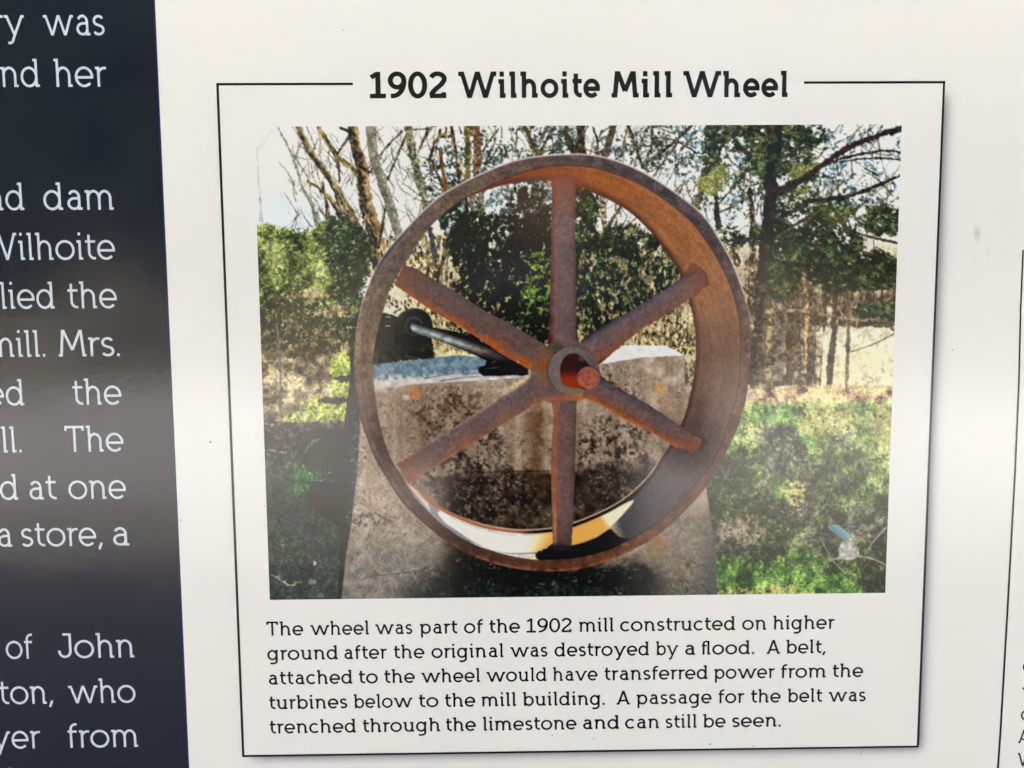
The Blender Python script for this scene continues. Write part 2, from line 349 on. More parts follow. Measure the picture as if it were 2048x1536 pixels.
# --- trunks
dk = [C(26, 21, 17), C(52, 42, 31), C(84, 70, 50), C(132, 114, 82)]
tan = [C(44, 34, 24), C(92, 76, 50), C(138, 118, 82), C(182, 160, 116)]
gr = [C(112, 108, 92), C(136, 131, 112), C(152, 147, 126)]
org = C(196, 156, 100)
def T_(conv, pts, w0, w1, pal, lit=None, i=1, rough=.4, seed=0, alpha=1): stroke(conv(pts), w0, w1, pal, i, rough, seed, lit=lit, alpha=alpha)
T_(SA, [(172, 45), (260, 220), (330, 430), (380, 520), (430, 720)], 2.5, 8, [C(120, 112, 92), C(160, 150, 128)])
T_(SA, [(280, 230), (360, 370), (375, 480)], 2.5, 3.5, [C(130, 120, 98), C(170, 160, 140)]); T_(SA, [(265, 220), (350, 245)], 2, 1.2, [C(120, 110, 95)])
T_(SA, [(375, 520), (368, 350), (355, 230)], 4, 1.5, [C(150, 140, 120), C(175, 165, 145)])
T_(SA, [(300, 45), (370, 190), (470, 320), (560, 470), (640, 600), (720, 760), (790, 930)], 12, 16, dk, (C(176, 156, 112), -1), seed=1)
T_(SA, [(360, 375), (450, 440), (530, 540), (600, 700)], 6, 11, dk, (C(205, 182, 124), -1), seed=2)
T_(SA, [(480, 660), (470, 520), (450, 380)], 5, 2, dk, seed=1); T_(SA, [(420, 60), (440, 160), (430, 220)], 2, 2, [C(140, 130, 110)])
T_(SA, [(425, 45), (490, 150), (550, 230), (640, 310), (700, 400)], 9, 9, tan, (C(170, 148, 88), 1), seed=2)
T_(SA, [(470, 110), (530, 240), (560, 380)], 5, 3, tan, seed=1)
T_(SA, [(655, 55), (600, 120), (545, 205)], 5, 4.5, dk); T_(SA, [(540, 200), (552, 300), (550, 390)], 5, 3, dk, seed=1); T_(SA, [(560, 50), (620, 70), (660, 60)], 5, 8, dk)
T_(SA, [(640, 45), (650, 150), (690, 280), (708, 420), (730, 560), (770, 700), (805, 890)], 18, 32, dk, (C(176, 142, 96), -1), rough=.25, seed=2)
T_(SA, [(690, 210), (670, 270), (720, 310), (745, 320), (762, 285)], 9, 4, [C(24, 18, 12), C(70, 52, 34)], seed=1)
T_(SA, [(560, 540), (640, 660), (700, 800), (740, 960)], 9, 12, tan, (C(222, 200, 152), -1), seed=1)
T_(SA, [(940, 70), (870, 140), (810, 215)], 4, 3.5, dk); T_(SA, [(970, 90), (905, 240), (850, 370)], 5, 4, dk, seed=1); T_(SA, [(845, 520), (830, 600), (808, 700)], 5, 4.5, dk, seed=2)
T_(SA, [(748, 40), (762, 200), (800, 330), (850, 470), (900, 640), (935, 740)], 20, 18, gr, (C(158, 154, 136), -1), rough=.12, i=20)
T_(SA, [(985, 45), (1010, 220), (1060, 400), (1092, 540)], 15, 16, [C(60, 66, 50), C(110, 112, 88), C(150, 142, 112)], seed=2)
T_(SA, [(1105, 55), (1040, 200)], 6, 3, dk); T_(SA, [(960, 60), (1100, 55)], 3, 3, dk); T_(SA, [(1110, 260), (1140, 150), (1180, 105), (1260, 100)], 5, 5, [C(60, 44, 28), C(130, 90, 50)])
T_(SA, [(1180, 195), (1200, 350), (1215, 455)], 6, 8, [C(70, 46, 22), C(134, 92, 44)], seed=1); T_(SA, [(1125, 250), (1200, 430)], 4, 5, dk)
T_(SA, [(1250, 40), (1285, 250), (1300, 410)], 6, 7, dk, seed=2); T_(SA, [(1340, 40), (1352, 200), (1345, 400)], 11, 9, [C(80, 76, 36), C(150, 130, 70), C(70, 64, 36)], seed=1); T_(SA, [(1405, 40), (1412, 180), (1405, 340)], 17, 12, [C(62, 44, 28), C(110, 78, 48), C(140, 118, 84)], seed=2)
T_(SA, [(1540, 55), (1440, 195)], 3, 2.5, dk); T_(SA, [(1510, 210), (1560, 150), (1600, 230)], 3, 3.5, dk); T_(SA, [(1700, 45), (1760, 160), (1800, 210)], 9, 9, [C(60, 56, 30), C(118, 106, 60)]); T_(SA, [(1870, 60), (1800, 200)], 5, 5, dk)
T_(SA, [(1960, 40), (1975, 130), (2010, 205)], 14, 14, [C(42, 44, 24), C(84, 82, 44)], seed=1); T_(SA, [(2035, 40), (2040, 200)], 9, 9, dk)
T_(SA, [(1075, 690), (1108, 850), (1100, 960)], 6, 6, tan, seed=1); T_(SA, [(1250, 670), (1210, 820), (1155, 1010)], 7, 9, dk, seed=1); T_(SA, [(1115, 680), (1150, 860)], 10, 12, [C(56, 54, 54), C(100, 96, 90)], seed=2)
T_(SA, [(1385, 460), (1372, 680)], 7, 8, [C(120, 84, 56), C(214, 180, 140)]); T_(SA, [(1432, 460), (1440, 690)], 9, 10, [C(96, 92, 78), C(150, 142, 122)]); T_(SA, [(1340, 480), (1345, 600)], 6, 6, dk)
for l, a, b in (([(40, 30), (45, 210)], 12, 12), ([(110, 45), (135, 120), (145, 210)], 4, 5), ([(150, 110), (165, 60)], 3, 3), ([(240, 30), (215, 120), (185, 220)], 15, 11), ([(325, 30), (370, 150), (415, 290)], 5, 6), ([(725, 30), (620, 130), (495, 225)], 6, 6), ([(640, 130), (560, 240), (488, 345)], 4, 5), ([(465, 118), (600, 118), (755, 205)], 3, 3.5), ([(478, 40), (470, 200)], 4, 4), ([(1050, 340), (960, 440), (880, 530)], 4, 4), ([(920, 120), (880, 230), (860, 260)], 6, 7), ([(450, 210), (440, 300)], 5, 4)):
    T_(SB, l, a, b, dk if a < 14 else [C(66, 52, 42), C(110, 92, 76)], seed=int(a))
T_(SB, [(860, 30), (850, 200), (800, 380), (745, 560)], 22, 12, [C(48, 44, 30), C(88, 80, 54), C(112, 100, 66)], seed=2, rough=.6); T_(SB, [(870, 390), (885, 660)], 9, 11, [C(30, 30, 24), C(74, 66, 50)], seed=1)
T_(SB, [(1000, 130), (1100, 260), (1205, 410)], 9, 13, [C(46, 36, 24), C(92, 74, 48)], seed=1)
T_(SB, [(1082, 430), (1102, 700), (1085, 1120)], 10, 14, [C(40, 32, 22), C(100, 84, 60), C(190, 168, 124)], seed=2)
T_(SB, [(0, 420), (60, 560), (120, 680)], 5, 3, dk); T_(SB, [(280, 540), (180, 700)], 5, 10, dk)
for x, w in ((30, 6), (170, 9), (250, 4)): T_(SB, [(x, 480), (x+10, 720)], w, w, [C(70, 60, 40), C(214, 190, 150)], seed=x)
for l, a, b, p in (([(470, 300), (560, 480), (640, 620)], 6, 9, tan), ([(520, 420), (580, 600), (690, 800)], 6, 8, dk), ([(450, 380), (480, 520), (510, 680)], 4, 6, dk), ([(700, 560), (790, 760), (830, 860)], 6, 10, dk), ([(740, 560), (700, 640)], 5, 6, tan), ([(830, 640), (800, 800), (810, 880)], 5, 7, dk), ([(1290, 250), (1310, 330)], 8, 8, tan), ([(1180, 60), (1170, 110)], 5, 5, dk), ([(1220, 50), (1215, 100)], 5, 5, dk)):
    T_(SA, l, a, b, p, (C(214, 188, 136), -1), seed=int(a))
R = np.random.RandomState(77)
for k in range(150):
    x = R.uniform(580, 860); y = R.uniform(270, 520); a = -math.pi/2+R.choice([-1, 1])*R.uniform(.15, .8); L = R.uniform(18, 75); b = a+R.uniform(-.5, .5)
    stroke([(x, y), (x+L*.5*math.cos(a), y+L*.5*math.sin(a)), (x+L*.5*(math.cos(a)+math.cos(b)), y+L*.5*(math.sin(a)+math.sin(b)))], R.uniform(1.4, 3.4), .8, [C(60, 50, 40), C(110, 96, 78), C(150, 136, 116)], seed=k, alpha=R.uniform(.5, .9))
sl = box(1500, 548, 1650, 792); X, Y = XX[sl], YY[sl]; put(sl, np.clip(1.25-np.abs((X-1568)/70)**3, 0, 1)*ramp(Y, 550, 600)*(1-ramp(Y, 770, 792))*np.clip(.35+NZ[1][sl]*.7, 0, .85), lerp(C(84, 70, 56), C(140, 120, 96), NZ[0][sl]))
# lower trunks on the right
for l, a, b, p in (([(1255, 1090), (1265, 1350), (1262, 1650)], 22, 20, [C(78, 68, 56), C(122, 110, 94), C(160, 148, 128)]), ([(1330, 1040), (1335, 1300), (1325, 1620)], 12, 12, [C(60, 46, 34), C(110, 92, 70)]), ([(1445, 1060), (1452, 1300), (1440, 1660)], 14, 20, [C(62, 48, 38), C(112, 96, 78), C(140, 122, 100)]), ([(1612, 1010), (1606, 1300), (1585, 1500), (1565, 1740)], 10, 12, [C(58, 46, 40), C(104, 88, 74)]), ([(1702, 1080), (1694, 1350), (1682, 1660)], 9, 6, [C(96, 80, 62), C(140, 120, 96)]), ([(1530, 1190), (1512, 1310)], 7, 4, [C(120, 104, 70)]), ([(1210, 1240), (1190, 1650)], 9, 9, [C(150, 130, 96), C(210, 184, 130)])):
    T_(SB, l, a, b, p, (C(216, 178, 122), 1) if a > 12 and a != 22 else None, seed=int(a))
# --- foliage masses
dg = [C(12, 18, 12), C(26, 38, 22), C(46, 60, 34), C(84, 94, 54), C(150, 146, 96)]
dabs(21000, blobs([(1000, 560, 78, 75, 1), (940, 470, 45, 60, .9), (1060, 520, 50, 100, 1), (1060, 430, 45, 60, .7), (1180, 560, 60, 90, 1), (1170, 420, 30, 60, .7), (1250, 510, 60, 60, .9), (1280, 600, 60, 40, .8), (1200, 640, 60, 30, .8), (1060, 640, 60, 45, .9), (960, 610, 60, 40, .6), (900, 430, 30, 30, .7)], .30, MID), dg, (.5, 2), (1.5, 3.5), ang=5, tone=np.clip(FINE*.72+(BIG-.5)*.6-.1, 0, 1), jit=.12, seed=10)
dabs(1400, blobs([(1078, 560, 24, 60, 1), (1060, 600, 20, 30, .8)]), [C(56, 84, 30), C(104, 134, 56), C(150, 168, 92)], (1, 2.5), (1, 2), seed=11)
dabs(1500, blobs([(1260, 500, 46, 40, .8), (1230, 560, 50, 50, .4), (1330, 540, 40, 40, .9), (1340, 600, 30, 30, .7), (1175, 650, 12, 30, 1)], .55, FINE), [C(70, 72, 44), C(140, 130, 88), C(206, 190, 148)], (1, 2.5), (1, 2.5), seed=12)
dabs(6000, blobs([(1250, 560, 110, 90, .8), (1180, 600, 60, 80, 1), (1300, 520, 50, 60, .6)], .42, MID), dg[:4], (.5, 2), (1.5, 3.5), ang=5, tone=np.clip(FINE*.7, 0, 1), jit=.12, seed=15)
dabs(1300, region(870, 500, 1390, 700, FINE, .5), [C(120, 104, 70), C(176, 156, 116), C(214, 198, 158)], (.5, 1.5), (2, 6), ang=4, seed=13)
dabs(1800, region(900, 430, 1100, 690, FINE, .5), [C(8, 12, 8), C(20, 30, 18)], (1.5, 3.5), (1, 2), seed=14)
lb = [C(30, 38, 24), C(64, 74, 42), C(104, 114, 64), C(144, 150, 88), C(184, 184, 120)]
tone = np.clip(.36+(640-YY)/640+(BIG-.5)*.9+(FINE-.5)*.5-ramp(XX, 640, 720)*.32, 0, 1)
sl = box(500, 600, 726, 770); put(sl, ramp(YY[sl]+(MID[sl]-.5)*30, 610, 650), lerp(C(84, 74, 50), C(176, 158, 118), FINE[sl]))
bush = blobs([(560, 520, 80, 60, 1), (640, 530, 70, 70, 1), (545, 610, 70, 80, 1), (640, 620, 80, 80, .9), (700, 520, 36, 70, .9), (690, 640, 40, 80, .8), (530, 480, 40, 30, 1), (610, 486, 60, 22, .8), (660, 470, 30, 30, .9)])
put(bush[0], np.clip(bush[1]*1.6-.3, 0, 1)*.85, C(70, 74, 46), 2)
dabs(17000, bush, lb, (.5, 2), (1.5, 4), ang=6, tone=tone, jit=.12, seed=20)
dabs(2200, blobs([(680, 490, 32, 60, 1), (700, 560, 26, 50, 1)], .4, FINE), [C(18, 28, 22), C(40, 54, 36), C(110, 124, 84)], (.5, 2), (1.5, 3), ang=6, tone=FINE*.8, seed=21)
dabs(2300, blobs([(560, 690, 60, 60, 1), (640, 700, 60, 50, 1), (600, 730, 70, 60, 1), (620, 590, 50, 14, .8), (660, 620, 50, 12, .6)], .4, FINE), [C(90, 76, 54), C(150, 130, 94), C(196, 176, 136)], (1, 2.5), (1, 3), tone=MID, seed=22)
dabs(1500, blobs([(560, 650, 60, 50, 1), (620, 680, 60, 40, .7)], .5, MID), [C(40, 40, 28), C(70, 68, 48)], (1, 2.5), (1, 3), seed=23, alpha=.8)
dabs(420, bush, [C(206, 204, 160), C(224, 216, 180)], (.5, 1), (1, 4), seed=24, tone=tone)
ID[box(500, 455, 720, 700)] = np.where(ID[box(500, 455, 720, 700)] == 20, 20, 2)
# cedar foliage, right
dabs(12000, blobs([(1640, 500, 80, 50, 1), (1560, 540, 40, 60, .7), (1740, 540, 70, 36, 1), (1680, 555, 60, 26, .9), (1560, 470, 30, 30, .5), (1755, 625, 45, 26, 1), (1770, 440, 40, 30, .9), (1690, 545, 50, 30, 1)], .30, MID), [C(18, 26, 16), C(38, 50, 30), C(66, 78, 48), C(120, 124, 84), C(170, 166, 124)], (.5, 2), (1.5, 4), ang=1, tone=np.clip(FINE*.8+(BIG-.5)*.5-.14, 0, 1), jit=.12, seed=30)
dabs(6200, blobs([(1480, 262, 70, 36, 1), (1540, 300, 40, 60, .8), (1600, 280, 50, 40, .9), (1610, 330, 30, 40, .6), (1430, 300, 26, 60, .7), (1590, 400, 60, 40, .7), (1500, 360, 30, 40, .5), (1640, 420, 60, 35, .7), (1480, 470, 60, 20, .8), (1570, 360, 40, 60, .5)], .36, MID), [C(22, 32, 20), C(44, 56, 30), C(72, 82, 46), C(116, 118, 70), C(160, 156, 106)], (.5, 2), (1.5, 3.5), ang=7, tone=np.clip(FINE*.75+(BIG-.5)*.5-.06, 0, 1), jit=.12, seed=31)
dabs(700, blobs([(1420, 370, 28, 20, 1), (1440, 350, 20, 20, 1), (1600, 345, 20, 20, 1)]), [C(110, 112, 60), C(160, 158, 96)], (1, 2.5), (1, 2), seed=32)
# --- the big cedar
mt = [C(26, 22, 18), C(44, 36, 28), C(70, 58, 42)]
T_(SB, [(1245, 20), (1222, 250), (1212, 420), (1200, 620), (1185, 800), (1165, 960), (1150, 1100)], 27, 24, mt, i=17, seed=1, rough=.3)
T_(SB, [(1155, 1060), (1150, 1250), (1120, 1450), (1110, 1790)], 30, 22, [C(26, 20, 16), C(54, 44, 36), C(98, 86, 72)], (C(118, 104, 86), -1), i=17, seed=2, rough=.3)
brn = [C(30, 22, 18), C(66, 42, 32), C(48, 36, 28)]
for l, a, b, p in (([(1215, 470), (1400, 372), (1600, 232), (1750, 142), (2025, 45)], 14, 9, brn), ([(1430, 335), (1640, 242), (1900, 190), (2025, 202)], 5, 4, mt), ([(1640, 262), (1820, 236), (2025, 246)], 3.5, 4, mt), ([(1420, 505), (1640, 482), (1790, 440), (2015, 345)], 10, 6, mt), ([(1245, 615), (1350, 560), (1420, 510)], 6, 4, mt), ([(1250, 730), (1380, 640), (1500, 598), (1620, 622), (1750, 700), (2005, 765)], 6, 5, [C(60, 50, 30), C(98, 84, 50)]), ([(1590, 520), (1640, 620), (1700, 720)], 5, 3, [C(90, 80, 66), C(60, 50, 40)]), ([(1740, 650), (1700, 840)], 6, 8, dk), ([(1800, 850), (1870, 790), (1940, 850)], 3, 3, dk), ([(1960, 80), (2025, 60)], 10, 12, mt), ([(1800, 300), (1880, 340)], 4, 3, mt), ([(1080, 745), (900, 745)], 5, 3, mt), ([(1190, 1060), (1300, 1030), (1400, 975)], 9, 5, [C(70, 46, 30), C(110, 84, 56)]), ([(1040, 1040), (1080, 1070), (1130, 1110)], 3, 4, mt)):
    T_(SB, l, a, b, p, i=17, seed=int(a))
dabs(2600, blobs([(1640, 500, 80, 46, 1), (1560, 560, 30, 40, .7), (1740, 545, 60, 26, 1), (1520, 300, 16, 50, .9), (1560, 300, 24, 40, .6)], .5, FINE), [C(24, 34, 20), C(56, 68, 40), C(110, 114, 76)], (1, 2.5), (1, 3), tone=MID, seed=34)
dabs(1100, region(1500, 580, 1640, 780, FINE, .55), [C(46, 36, 28), C(96, 80, 62), C(150, 130, 102)], (.5, 1.5), (2, 5), seed=33)
T_(SB, [(1190, 1190), (1400, 1180), (1560, 1210), (1750, 1240), (1890, 1240), (1985, 1310)], 6, 5, [C(84, 62, 46), C(150, 126, 98), C(190, 168, 136)], seed=1)
T_(SB, [(1640, 1180), (1680, 1225), (1760, 1240)], 3, 2, [C(190, 172, 140)]); T_(SB, [(1985, 1322), (1850, 1390), (1715, 1435)], 4, 3, [C(110, 104, 86), C(150, 142, 118)])
# --- ground, right: leaf litter, grass bank
sl = box(1395, 772, 1815, 1213); X, Y = XX[sl], YY[sl]
put(sl, ramp(Y+(MID[sl]-.5)*22, 774, 786), lerp(C(206, 180, 140), C(160, 132, 106), FINE[sl]))
bank = ramp(Y+(FINE[sl]-.5)*12, 800, 810); up = np.clip(1-(Y-805)/150-(BIG[sl]-.5)*1.1, 0, 1)
put(sl, bank, lerp(C(84, 86, 52), C(176, 184, 96), up), 3)
ID[sl] = np.where(bank > .5, 3, ID[sl])
dabs(2600, region(1500, 772, 1792, 806, FINE, .35), [C(96, 72, 56), C(166, 138, 110), C(214, 186, 140), C(232, 214, 150)], (1, 2.5), (1, 3), ang=0, tone=MID, seed=40)
G = [C(48, 56, 38), C(72, 84, 52), C(98, 114, 68), C(126, 146, 82), C(164, 180, 104), C(204, 208, 132)]
tone3 = np.clip(.84-(YY-800)/330+(BIG-.5)*.95+(MID-.5)*.5+ramp(XX, 1600, 1780)*.08, .02, 1)
dabs(17000, region(1400, 806, 1800, 1210), G, (1, 3), (1, 3), ang=3, tone=tone3, jit=.09, seed=41)
dabs(3300, blobs([(1552, 870, 40, 60, .9), (1580, 930, 46, 60, .8), (1470, 1080, 50, 50, 1), (1600, 1000, 40, 50, .7), (1680, 850, 30, 40, .7), (1720, 1040, 60, 36, 1), (1650, 1080, 60, 30, 1)], .35, FINE), [C(44, 44, 40), C(78, 76, 68), C(116, 110, 98), C(156, 146, 128)], (1, 2.5), (1, 3), tone=MID, seed=42)
dabs(900, blobs([(1488, 1058, 44, 30, 1), (1520, 975, 40, 22, .6), (1690, 890, 30, 14, .7), (1560, 1140, 30, 30, .4), (1600, 1000, 80, 60, .2)], .42, FINE), [C(128, 106, 84), C(176, 150, 122), C(206, 184, 150)], (.5, 1.5), (2, 5), seed=43, alpha=.7)
dabs(2600, blobs([(1460, 960, 50, 50, 1), (1530, 1010, 50, 30, 1), (1430, 890, 20, 50, .8), (1600, 950, 60, 60, .4), (1520, 1120, 60, 30, .9), (1470, 1130, 30, 20, .9)], .42, MID), [C(34, 44, 30), C(58, 68, 46)], (.5, 2), (1, 3), seed=44, alpha=.6)
dabs(4200, blobs([(1450, 1150, 50, 40, 1), (1500, 1170, 60, 40, 1), (1600, 1160, 60, 55, 1), (1660, 1185, 60, 30, 1), (1560, 830, 60, 18, .5), (1560, 970, 16, 20, .7), (1620, 880, 16, 30, .5)], .34, FINE), [C(48, 74, 36), C(78, 116, 54), C(112, 152, 74), C(150, 182, 98)], (1, 2.5), (1.5, 4), ang=4, tone=MID*.9+.1, seed=45)
dabs(1600, blobs([(1440, 1190, 80, 16, .6), (1560, 1190, 60, 20, 1), (1590, 980, 24, 30, .8), (1770, 850, 20, 50, 1), (1650, 840, 60, 30, .6)], .4, FINE), [C(168, 160, 84), C(206, 196, 116), C(222, 206, 136)], (1, 2.5), (1, 2), seed=46)
R = np.random.RandomState(12)
for k in range(620):
    x = R.uniform(1405, 1795); y = R.uniform(815, 1200); a = R.normal(1.5, .7); L = R.uniform(5, 16)*(.6+(y-800)/500); q = tone3[int(y)-PY0, int(x)-PX0]
    c = (C(200, 204, 130), C(160, 174, 96), C(44, 50, 34), C(26, 30, 24))[R.randint(4)] if q > .35 else (C(150, 156, 104), C(24, 28, 22), C(60, 68, 44), C(128, 120, 92))[R.randint(4)]
    stroke([(x, y), (x+L*.5*math.cos(a), y-L*.5*math.sin(a)), (x+L*math.cos(a+.5), y-L*math.sin(a+.5))], 1.6, .7, [c, c*.85], seed=k, alpha=.75, sm=False)
for k in range(170):
    x = R.uniform(1420, 1790); y = R.uniform(830, 1195); a = R.uniform(0, math.pi); L = R.uniform(8, 34)
    stroke([(x, y), (x+L*math.cos(a), y-L*math.sin(a))], 1.5, .8, [C(120, 112, 86), C(186, 176, 146)], seed=k, alpha=R.uniform(.35, .8), sm=False)
stroke([(1675, 935), (1655, 1000), (1620, 1040)], 2.5, 2, [C(150, 158, 120)], alpha=.8)
# --- ground, left
sl = box(500, 735, 722, 1212); X, Y = XX[sl], YY[sl]
t1 = ramp(Y+(MID[sl]-.5)*40, 740, 790)
put(sl, t1, lerp(C(120, 104, 74), C(196, 176, 134), FINE[sl]))
dabs(2600, region(505, 715, 700, 862, FINE, .35), [C(60, 50, 36), C(120, 104, 78), C(190, 170, 130), C(222, 206, 160)], (1, 2.5), (1, 3), tone=MID, seed=50)
yg = blobs([(682, 735, 22, 28, 1), (690, 770, 30, 18, 1), (680, 815, 40, 26, 1), (640, 820, 40, 26, .7), (600, 835, 30, 14, .4)])
put(yg[0], np.clip(yg[1]*1.5-.3, 0, 1)*np.clip(MID[yg[0]]*2-.35, 0, 1), C(176, 186, 88), 22)
dabs(1500, yg, [C(70, 84, 34), C(126, 146, 54), C(184, 194, 92), C(222, 218, 150)], (1, 2.5), (1, 2), tone=FINE*.6+.35, seed=51)
dabs(260, blobs([(690, 757, 18, 5, 1), (670, 800, 30, 5, 1)]), [C(40, 34, 20), C(80, 70, 36)], (1, 2.5), (1, 3), ang=0, seed=52)
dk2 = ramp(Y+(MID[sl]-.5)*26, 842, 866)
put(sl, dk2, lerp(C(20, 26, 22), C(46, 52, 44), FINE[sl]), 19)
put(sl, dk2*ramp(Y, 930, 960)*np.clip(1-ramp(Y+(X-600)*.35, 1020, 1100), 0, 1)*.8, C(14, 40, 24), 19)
put(sl, ramp(Y+(X-600)*-.5+(MID[sl]-.5)*16, 930, 960)*.95, lerp(C(46, 62, 54), C(60, 70, 62), MID[sl]), 19)  # grey-green reflection haze painted into the print colour
s3, M3 = polymask([(590, 930), (604, 968), (612, 1000), (640, 1028), (668, 1044), (690, 1056), (712, 1062), (716, 930)], jag=9, seed=8); put(s3, M3*.95, lerp(C(6, 22, 14), C(14, 44, 26), NZ[0][s3]), 19)  # dark leafy shape painted where the reflection haze stops
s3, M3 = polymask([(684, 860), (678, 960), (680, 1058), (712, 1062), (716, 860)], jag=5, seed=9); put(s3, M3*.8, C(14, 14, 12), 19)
dabs(2400, region(520, 845, 700, 950, FINE, .4), [C(10, 12, 10), C(40, 40, 36), C(90, 84, 74), C(140, 132, 118)], (.5, 2), (1.5, 4), tone=FINE*.7, seed=53)
dabs(1500, blobs([(610, 960, 34, 22, 1), (640, 945, 22, 16, .8), (600, 985, 14, 14, .7), (620, 930, 30, 16, .6), (690, 1000, 8, 60, .3)], .3, FINE), [C(20, 60, 26), C(44, 96, 40), C(120, 160, 80)], (1, 2), (1, 3), ang=4, tone=FINE*.7, seed=54)
dabs(1700, blobs([(660, 990, 40, 40, 1), (650, 900, 60, 40, .8)]), [C(4, 18, 12), C(10, 34, 22), C(20, 44, 28)], (1.5, 3), (1, 3), ang=4, seed=55, alpha=.7)
dabs(700, region(535, 1080, 690, 1195, FINE, .5), [C(40, 40, 36), C(66, 70, 62), C(100, 102, 92)], (1, 2), (1, 2), seed=56, alpha=.5)
R = np.random.RandomState(14)
for k in range(90):
    x = R.uniform(540, 640); y = R.uniform(850, 940); a = R.uniform(.3, 2.6); L = R.uniform(8, 40)
    stroke([(x, y), (x+L*math.cos(a), y-L*math.sin(a))], 1.3, .7, [C(96, 96, 92), C(150, 148, 138)], seed=k, alpha=.5, sm=False)
for l, w, c in (([(553, 648), (560, 720), (562, 830)], 5, C(120, 112, 106)), ([(528, 847), (552, 849)], 3, C(190, 195, 195)), ([(528, 899), (572, 905)], 2.5, C(176, 182, 180)), ([(530, 922), (545, 938)], 2, C(150, 156, 154)), ([(625, 960), (682, 960)], 1.6, C(150, 170, 156)), ([(534, 954), (560, 951)], 1.4, C(110, 124, 118)), ([(610, 905), (625, 882), (645, 878)], 3, C(140, 132, 116)), ([(690, 632), (712, 632)], 2, C(220, 215, 200)), ([(694, 655), (712, 655)], 2.5, C(220, 215, 200)), ([(540, 1149), (560, 1160), (580, 1170), (598, 1162)], 4, C(190, 186, 140)), ([(560, 1037), (575, 1043)], 2, C(110, 116, 112)), ([(600, 1176), (615, 1183)], 2, C(120, 116, 104))):
    stroke(l, w, w*.7, [c*.85, c], alpha=.9)
for x, y, r, c in ((627, 1125, 3, C(150, 150, 140)), (624, 1162, 8, C(116, 124, 118)), (640, 1190, 6, C(110, 106, 98))):
    sl, M = polymask([(x+r*math.cos(a)*R.uniform(.7, 1.2), y+r*math.sin(a)*R.uniform(.6, 1)) for a in np.linspace(0, 6.2, 9)]); put(sl, M, c)
# leaf-scale crinkle and fine light-and-dark over everything painted so far
wx = (noise(PW, PH, 3.2, 401)-.5)*4.6+(noise(PW, PH, 7, 402)-.5)*4; wy = (noise(PW, PH, 3.2, 403)-.5)*4.6+(noise(PW, PH, 7, 404)-.5)*4
fol = ((CV[..., 1] > CV[..., 0]*.97)&(CV.mean(-1) < .62)).astype(float)
for _ in range(5): fol[1:-1, 1:-1] = (fol[:-2, 1:-1]+fol[2:, 1:-1]+fol[1:-1, :-2]+fol[1:-1, 2:]+fol[1:-1, 1:-1])/5
amp = .32+.68*fol; amp[np.isin(ID, (17, 20))] = .3; wx = wx*amp; wy = wy*amp
wy_i = np.clip(np.arange(PH)[:, None]+wy, 0, PH-1).astype(int); wx_i = np.clip(np.arange(PW)[None]+wx, 0, PW-1).astype(int)
soft = CV[wy_i, wx_i]; lum = soft.mean(-1); keep = np.clip((lum-.72)*8, 0, 1)[..., None]
hf = noise(PW, PH, 2.1, 405)*.6+noise(PW, PH, 4.3, 406)*.4; mul = 1+(hf[..., None]-.5)*(.55+.6*fol[..., None]); mul = mul*(1+(MID[..., None]-.5)*.35)
CV = np.clip(soft*(keep+(1-keep)*mul), 0, 1)
warm = (noise(PW, PH, 3, 407)[..., None]-.5)*.07*(1-keep); CV = np.clip(CV+warm*np.array([1.2, .4, -1]), 0, 1)
sl, M = polymask([(1668, 1048), (1680, 1052), (1700, 1068), (1694, 1084), (1676, 1072), (1655, 1056), (1658, 1049)], jag=2); put(sl, M, lerp(C(104, 140, 140), C(160, 184, 184), ramp(XX[sl]-YY[sl], 610, 635)), 21)
sl, M = polymask(spline([(1676, 1100), (1684, 1086), (1698, 1083), (1712, 1094), (1718, 1110), (1700, 1120), (1682, 1116)]), jag=3); put(sl, M, lerp(C(150, 144, 138), C(224, 214, 196), FINE[sl]), 18)
put(*[f for f in (box(1738, 1088, 1772, 1130), ramp(XX[box(1738, 1088, 1772, 1130)]+(MID[box(1738, 1088, 1772, 1130)]-.5)*40, 1742, 1760)*.85)], C(46, 36, 28))
stroke([(1660, 1120), (1700, 1112), (1740, 1116), (1772, 1130)], 3, 3, [C(150, 138, 120), C(190, 178, 158)]); stroke([(1772, 1055), (1745, 1085), (1735, 1105)], 4, 2, [C(150, 144, 136)]); stroke([(1640, 1075), (1665, 1120), (1690, 1145)], 2.5, 2, [C(160, 150, 134)])
# --- concrete block
conc = lambda sl: lerp(lerp(C(138, 118, 98), C(190, 170, 147), np.clip(MID[sl]*1.3-.15, 0, 1)), C(200, 182, 156), np.clip((FINE[sl]-.55)*2, 0, 1)*.6)
sl, M = polymask([(701, 700), (716, 712), (722, 830), (716, 950), (702, 1052), (693, 1104), (685, 1196), (676, 1196), (682, 1060), (683, 950), (688, 850), (700, 760)], jag=2, seed=3)
put(sl, M, lerp(C(28, 30, 32), C(84, 84, 82), FINE[sl]*ramp(XX[sl]+(YY[sl]-700)*.06, 700, 730)), 4)
front = [(716, 781), (749, 778), (830, 768), (991, 759), (1049, 754), (1199, 728), (1280, 714), (1369, 711), (1374, 730), (1384, 790), (1400, 900), (1415, 994), (1425, 1061), (1433, 1135), (1436, 1206), (682, 1206), (693, 1104), (702, 1052), (714, 950), (720, 860)]
sl, M = polymask(front, jag=1.2, seed=9); X, Y = XX[sl], YY[sl]
col = conc(sl)
st = FINE[sl]*.6+MID[sl]*.6
def stain(cx, cy, rx, ry, c, k, thr=.5, hard=2.1):
    global col
    m = np.clip(1.3-((X-cx)/rx)**2-((Y-cy)/ry)**2, 0, 1)*np.clip((st-thr)*hard, 0, 1)*k*.85; col = lerp(col, c, m)
